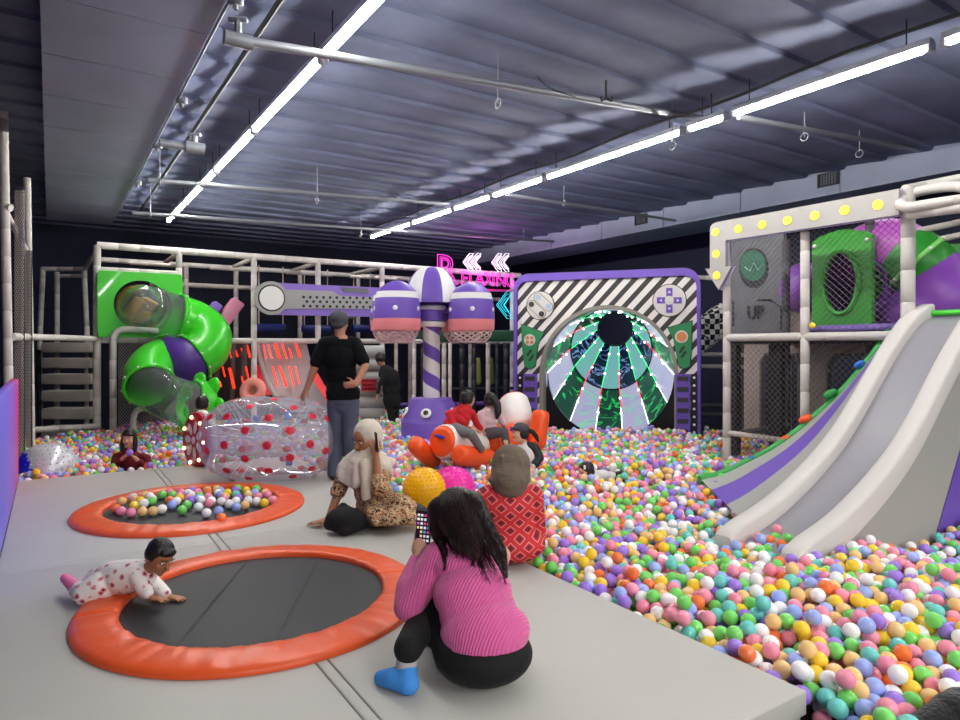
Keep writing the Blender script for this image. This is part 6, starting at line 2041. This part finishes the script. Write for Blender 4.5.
f.body.chain([hpl, knl, anl], [.08, .055, .04]); f.body.chain([hpr, knr, anr], [.08, .055, .04])
ts = f.c('t_shirt', mat('black_tee', '#0c0d11', .9, spec=.2, bump=.8, bscale=4, bdist=.04)); torso(ts, pel + V3(-.01, 0, .06), chest, neck - V3(0, 0, .01), .175, .192, fw, .64)
ts.chain([neck - V3(0, 0, .045), shl + V3(.02, 0, 0), shl.lerp(ell, .72)], [.07, .075, .07]); ts.chain([neck - V3(0, 0, .045), shr - V3(.02, 0, 0), shr.lerp(elr, .75)], [.07, .075, .07])
ts.ball(pel + V3(0, 0, .05), (.182, .135, .11), 24, 14); ts.ball(pel + V3(0, 0, .0), (.180, .133, .06), 24, 14)
jn = f.c('jeans', mat('slate_jeans', '#4a5062', .85, bump=.45, bscale=3, bdist=.04, bstretch=(2, 2, 4))); jn.ball(pel + V3(0, 0, -.03), (.165, .122, .12), 22, 12); jn.ball(pel + V3(0, 0, -.10), (.13, .11, .09), 20, 12)
jn.chain([hpl, knl, anl + V3(0, 0, -.02)], [.102, .076, .07]); jn.chain([hpr, knr, anr + V3(0, 0, -.02)], [.102, .076, .07])
so_ = f.c('shoes', M_black)
for a_ in (anl, anr):
    shoe(so_, V3(a_.x, a_.y - .03, PT + .04), V3(a_.x + .03, a_.y + .16, PT + .035), 1.05)
f.done(M_skin, .008, .008, 4)
cap_ = MB(); cap_.ball(hc + V3(-.005, -.008, .035), (.098, .112, .098), 22, 14); cap_.ball(hc + V3(.085, .085, .05), (.085, .07, .012), 16, 8, rot=Matrix.Rotation(-.6, 3, 'Z')); cap_.ball(hc + V3(-.005, -.06, -.02), (.075, .05, .05), 14, 8)
skinned(cap_, 'cap', mat('charcoal_cap', '#45454a', .8), f.t, .007, 3)

# ---- toddler crawling onto the trampoline
m = mat('printed_pyjamas', '#ece6e4', .85)
k = NT(m); tc = k.n('ShaderNodeTexCoord'); vo = k.n('ShaderNodeTexVoronoi', i_Scale=21.0); k.l(tc.outputs['Object'], vo.inputs[0])
nzz = k.n('ShaderNodeTexNoise', i_Scale=60.0, i_Detail=2.0); k.l(tc.outputs['Object'], nzz.inputs[0])
adn = k.n('ShaderNodeMath', operation='MULTIPLY_ADD', i_1=.35); k.l(nzz.outputs[0], adn.inputs[0]); k.l(vo.outputs['Distance'], adn.inputs[2])
k.l(k.ramp(adn.outputs[0], [(0, '#2a2228'), (.30, '#c05a74'), (.38, '#dd98a4'), (.50, '#efe9e6')], 'CONSTANT'), k.b.inputs['Base Color'])
f = Fig('toddler in white printed pyjamas crawling onto the nearer trampoline', P(120, 606, 3.62)); f.t.location.z = PT; f.t['_o'] = list(f.t.location)
sh, hip, hc = P(140, 575, 3.60), P(104, 583, 3.66), P(160, 557, 3.57)
fwd = (sh - hip).normalized()
f.body.rcone(sh, hip, .055, .06); f.body.rcone(sh, hc - V3(.01, 0, .02), .034, .036)
at, Q = head(f, hc, (.80, -.42, -.42), (.25, 0, 1), .178, M_skin3)
s1, e1_, w1 = P(138, 577, 3.55), P(145, 591, 3.52), P(151, 604, 3.50); s2_, e2_, w2 = P(146, 576, 3.66), P(159, 588, 3.63), P(169, 598, 3.60)
w1.z = PT + .068; w2.z = PT + .032
f.body.chain([s1, e1_, w1], [.03, .027, .021]); f.body.chain([s2_, e2_, w2], [.03, .027, .021])
hand(f.body, w1, V3(.95, -.1, -.15), V3(0, 0, -1), .62, .1, 1, .14); hand(f.body, w2, V3(.95, -.15, -.08), V3(0, 0, -1), .62, .1, 1, .14)
h1, k1, a1_, t1_ = P(102, 586, 3.60), P(86, 600, 3.57), P(78, 590, 3.64), P(65, 578, 3.72)
k1.z = PT + .055
h2_, k2, a2_, t2_ = P(106, 584, 3.74), P(96, 594, 3.80), P(80, 594, 3.88), P(72, 590, 3.9); k2.z = PT + .055
f.body.chain([h1, k1, a1_], [.05, .036, .026]); f.body.chain([h2_, k2, a2_], [.05, .036, .026])
pj = f.c('pyjamas', m)
pj.chain([sh + V3(0, 0, -.002), P(124, 577, 3.62), P(112, 578, 3.65), hip], [.086, .094, .092, .092])
pj.chain([s1 + V3(0, 0, .0), e1_, w1 + V3(-.018, 0, .02)], [.046, .038, .031]); pj.chain([s2_, e2_, w2 + V3(-.02, 0, .018)], [.044, .038, .031])
pj.chain([h1, k1 + V3(0, 0, .008), a1_], [.084, .064, .046]); pj.chain([h2_, k2 + V3(0, 0, .008), a2_], [.072, .056, .04])
sk = f.c('sock', mat('sock_pink', '#e878a8', .8)); sk.chain([a1_ + V3(-.01, 0, .01), t1_], [.036, .026]); sk2 = f.c('far_sock', MATS['sock_pink']); sk2.chain([a2_, t2_], [.036, .026])
f.done(M_skin3, .005, .006, 4)
hb = MB(); hb.ball(at(0, -.09, .20), (.39 * .178, .42 * .178, .36 * .178), 20, 12, rot=Q)
for q in (-1, 1):
    hb.ball(at(.28 * q, -.12, .10), (.13 * .178, .25 * .178, .25 * .178), 14, 10, rot=Q)
hb.ball(at(0, -.30, -.02), (.30 * .178, .18 * .178, .30 * .178), 14, 10, rot=Q); hb.ball(at(0, .26, .30), (.27 * .178, .13 * .178, .13 * .178), 14, 8, rot=Q)
skinned(hb, 'hair', M_hair, f.t, .005, 3)

# ---- children in the pit
def child(label, hc, hs, face, neck, chest, pel, w, arms, legs, top_m, leg_m, skin, base, hair='bob', vox=.009, topn='shirt', hands=(), up=(0, 0, 1)):
    f = Fig(label, base)
    fw = Vector((face[0], face[1], 0)); fw = fw.normalized() if fw.length > .01 else V3(0, 1, 0)
    torso(f.body, pel, chest, neck, w * .78, w * .85, fw, .7); f.body.rcone(neck - (neck - chest).normalized() * .03, hc, hs * .2, hs * .2)
    at, Q = head(f, hc, face, up, hs, skin)
    sh = f.c(topn, top_m); sh.rcone(chest.lerp(neck, .6), neck + (neck - chest).normalized() * .012, w * .75, hs * .27); torso(sh, pel, chest, neck - (neck - chest).normalized() * .01, w, w * 1.05, fw, .72)
    for a in arms:
        f.body.chain(a, [.034, .028, .022]); sh.chain([a[0].lerp(neck, .25)] + list(a[:2]) + [a[1].lerp(a[2], .72)], [.045, .046, .04, .034])
        d = (a[2] - a[1]).normalized(); hand(f.body, a[2], d, V3(0, 0, -1) if abs(d.z) < .8 else V3(0, 1, 0), .68, .45, 1)
    if legs:
        lg = f.c('trousers', leg_m)
        for a in legs:
            f.body.chain(a, [.05, .04, .03]); lg.chain(a, [.078, .058, .045])
            tp = a[-1] + (V3(fw.x, fw.y, 0)) * .07; f.body.chain([a[-1], tp], [.03, .024])
    for q_, r_ in ((neck, w), (chest, w + .04), (pel, w + .03)):
        for o_ in (0, .12):
            c_ = Vector(q_) + (Vector((0, 0, CZ)) - Vector(q_)).normalized() * o_
            PIT_KEEP.append(lambda x, y, z, c_=c_, r_=r_: (x - c_.x) ** 2 + (y - c_.y) ** 2 + (z - c_.z) ** 2 < (r_ + .02) ** 2)
    f.done(skin, vox, vox, 4)
    h = MB()
    h.ball(at(0, -.08, .19), (.385 * hs, .43 * hs, .37 * hs), 20, 12, rot=Q); h.ball(at(0, -.30, -.05), (.30 * hs, .20 * hs, .30 * hs), 14, 10, rot=Q)
    for q in (-1, 1):
        h.ball(at(.28 * q, -.10, .0), (.12 * hs, .26 * hs, .30 * hs), 14, 10, rot=Q)
    if hair == 'long':
        for q in (-1, 1):
            h.chain([at(.28 * q, -.05, .1), at(.36 * q, .05, -.35), at(.36 * q, .16, -.75)], [.15 * hs, .15 * hs, .10 * hs])
        h.chain([at(0, -.2, .1), at(0, -.32, -.5), at(0, -.3, -.8)], [.32 * hs, .26 * hs, .14 * hs]); h.ball(at(0, .28, .27), (.28 * hs, .12 * hs, .12 * hs), 14, 8, rot=Q)
    if hair == 'tail':
        h.chain([at(0, -.42, .25), at(.05, -.62, .05), at(.08, -.62, -.4), at(.05, -.55, -.7)], [.13 * hs, .15 * hs, .12 * hs, .05 * hs])
    if hair == 'swing':
        h.chain([at(0, -.40, .2), at(.0, -.75, .12), at(.05, -1.05, -.12), at(.06, -1.25, -.42)], [.12 * hs, .14 * hs, .13 * hs, .05 * hs])
    skinned(h, 'hair', M_hair, f.t, vox * .9, 3)
    return f, at, Q
Y = 7.85
f, at, Q = child('girl with long dark hair and dark red top standing in the balls behind the platform', P(129, 438, Y - .02), .20, (.12, -1, -.12), P(129, 451, Y), P(131, 462, Y), P(133, 484, Y + .02), .125,
                 [[P(116, 457, Y), P(113, 468, Y - .06), P(124, 457, Y - .20)], [P(147, 458, Y), P(150, 470, Y - .06), P(135, 458, Y - .20)]], None, mat('maroon_top', '#6f1822', .8), None, M_skin2, V3(P(131, 0, Y).x, Y, .2), 'long', .008)
b = MB(); b.ball(P(129.5, 452.5, Y - .27), BALL_R, 18, 12); single(b, 'play_ball', BM[2], 'purple ball held by the girl in dark red', 'ball')
b = MB(); b.ball(P(147, 467, Y - .12), BALL_R * 1.15, 18, 12); single(b, 'play_ball', BM[7], 'orange ball by the elbow of the girl in dark red', 'ball')
Y = 7.78
f, at, Q = child('boy in red sweater and grey trousers astride the near drum of the inflatable', P(468, 399, Y + .02), .20, (.75, .62, -.1), P(466, 409, Y), P(459, 418, Y), P(453, 427, Y), .15,
                 [[P(449, 414, Y - .06), P(455, 427, Y - .12), P(474, 430, Y + .1)], [P(472, 413, Y + .06), P(477, 424, Y + .12), P(482, 430, Y + .2)]], [[P(455, 429, Y - .12), P(471, 434, Y - .32), P(481, 449, Y - .26)], [P(458, 431, Y + .1), P(474, 436, Y + .25), P(480, 448, Y + .28)]],
                 mat('red_sweater', '#c41a24', .8), mat('grey_trousers', '#6e6c70', .85), M_skin2, V3(P(455, 0, Y).x, Y, .5), 'bob', .009, 'sweater')
Y = 8.2
f, at, Q = child('girl in pale pink top with ponytail sitting on the inflatable behind the boy', P(491, 401, Y), .195, (.7, .7, -.1), P(490, 411, Y), P(487, 420, Y), P(487, 430, Y), .14,
                 [[P(481, 414, Y - .06), P(484, 426, Y - .08), P(497, 428, Y + .06)], [P(498, 414, Y + .04), P(503, 423, Y), P(505, 426, Y + .2)]], [[P(489, 433, Y - .08), P(504, 432, Y - .14), P(507, 446, Y - .16)], [P(490, 433, Y + .1), P(506, 434, Y + .2), P(510, 447, Y + .2)]],
                 mat('pale_pink_top', '#d8b8bc', .85), mat('charcoal_trousers', '#4c4a50', .85), M_skin2, V3(P(487, 0, Y).x, Y, .5), 'bob', .009)
b = MB(); b.chain([P(493, 398, Y - .06), P(497, 404, Y - .1), P(498, 412, Y - .12), P(497, 418, Y - .12)], [.045, .05, .045, .02]); skinned(b, 'ponytail', M_hair, f.t, .009, 3)
Y = 7.0
M_raglan = mat('white_top', '#dcd6d6', .85)
f, at, Q = child('girl in dark cap with swinging ponytail and black sleeves, beside the inflatable', P(520, 433, Y), .20, (-.85, -.42, .12), P(524, 446, Y + .03), P(526, 455, Y + .03), P(528, 472, Y + .05), .11,
                 [[P(534, 449, Y + .02), P(539, 458, Y), P(532, 468, Y - .1)], [P(517, 450, Y + .0), P(512, 458, Y - .05), P(508, 448, Y - .12)]], None, M_raglan, None, M_skin2, V3(P(526, 0, Y).x, Y, .2), 'swing', .009)
b = MB(); b.chain([P(528, 446, Y + .02), P(534, 448, Y + .01), P(539.5, 458, Y - .01), P(535, 464, Y - .06)], [.05, .058, .05, .045]); skinned(b, 'black_sleeve', M_black, f.t, .009, 3)
b = MB(); b.ball(at(0, -.04, .24), (.40 * .2, .45 * .2, .33 * .2), 18, 12, rot=Q); b.ball(at(0, .45, .24), (.25 * .2, .24 * .2, .04 * .2), 14, 8, rot=Q); skinned(b, 'cap', MATS['charcoal_cap'], f.t, .008, 3)
Y = 7.0
f, at, Q = child('girl in white top and black trousers lying in the balls in mid pit', P(586, 472, Y), .20, (-.8, -.5, -.25), P(593, 476, Y + .05), P(602, 478, Y + .08), P(617, 480, Y + .14), .10,
                 [[P(595, 479, Y - .05), P(590, 484, Y - .14), P(582, 482, Y - .2)], [P(597, 475, Y + .16), P(592, 480, Y + .25), P(585, 481, Y + .3)]], [[P(618, 479, Y + .1), P(630, 480, Y + .12), P(640, 484, Y + .14)], [P(619, 478, Y + .2), P(632, 478, Y + .26), P(641, 482, Y + .3)]],
                 M_raglan, M_trous, M_skin2, V3(P(600, 0, Y).x, Y, .35), 'bob', .009, 'top', up=(.1, 0, 1))
b = MB(); b.box(at(-.2, .2, .38), (.02, .02, .045), .006); b.build('hair_clip', mat('clip_cream', '#f0e8c8', .4), f.t)
Y = 8.6
f, at, Q = child('child in lime shirt standing behind the toy wheel at the tube slide mouth', P(203, 404, Y), .20, (.3, .9, 0), P(203.5, 414, Y), P(204, 424, Y), P(204, 442, Y), .11,
                 [[P(196, 417, Y), P(194, 430, Y), P(196, 440, Y + .1)], [P(212, 417, Y), P(214, 430, Y), P(212, 440, Y + .1)]], None, mat('lime_shirt', '#b8e040', .8), None, M_skin3, V3(P(204, 0, Y).x, Y, .2), 'bob', .01)
Y = 12.0
f, at, Q = child('person in black clothes stooping by the grey roller stack at the back', P(380, 359, Y), .23, (-.5, .8, -.4), P(384, 368, Y), P(390, 379, Y), P(392, 400, Y), .17,
                 [[P(385, 374, Y - .1), P(380, 385, Y - .15), P(377, 396, Y - .2)], [P(396, 373, Y + .1), P(399, 388, Y), P(395, 400, Y)]], [[P(390, 402, Y - .05), P(391, 418, Y - .05), P(391, 434, Y)], [P(395, 402, Y + .08), P(396, 418, Y + .05), P(396, 434, Y + .08)]],
                 mat('black_jumper', '#0b0b0f', .85), M_trous, M_skin, V3(P(390, 0, Y).x, Y, .3), 'bob', .012)
# ---- dark jacket at the lower right corner
b = MB(); b.ball(P(958, 716, 2.52), (.10, .09, .085), 20, 12); b.chain([P(915, 735, 2.46), P(940, 722, 2.5), P(965, 712, 2.55)], [.055, .07, .09]); b.ball(P(975, 735, 2.55), (.14, .12, .10), 18, 12)
jk = skinned(b, 'jacket', mat('black_fleece', '#0b0b0d', .95, sheen=.3, bump=.8, bscale=60), None, .009, 3); tag(jk, 'black fleece jacket on the balls at the lower right corner', 'jacket')
ball_src()
trampoline_balls()
build_pit()
bake_all()
for _o in SC.objects:
    if '_o' in _o:
        del _o['_o']
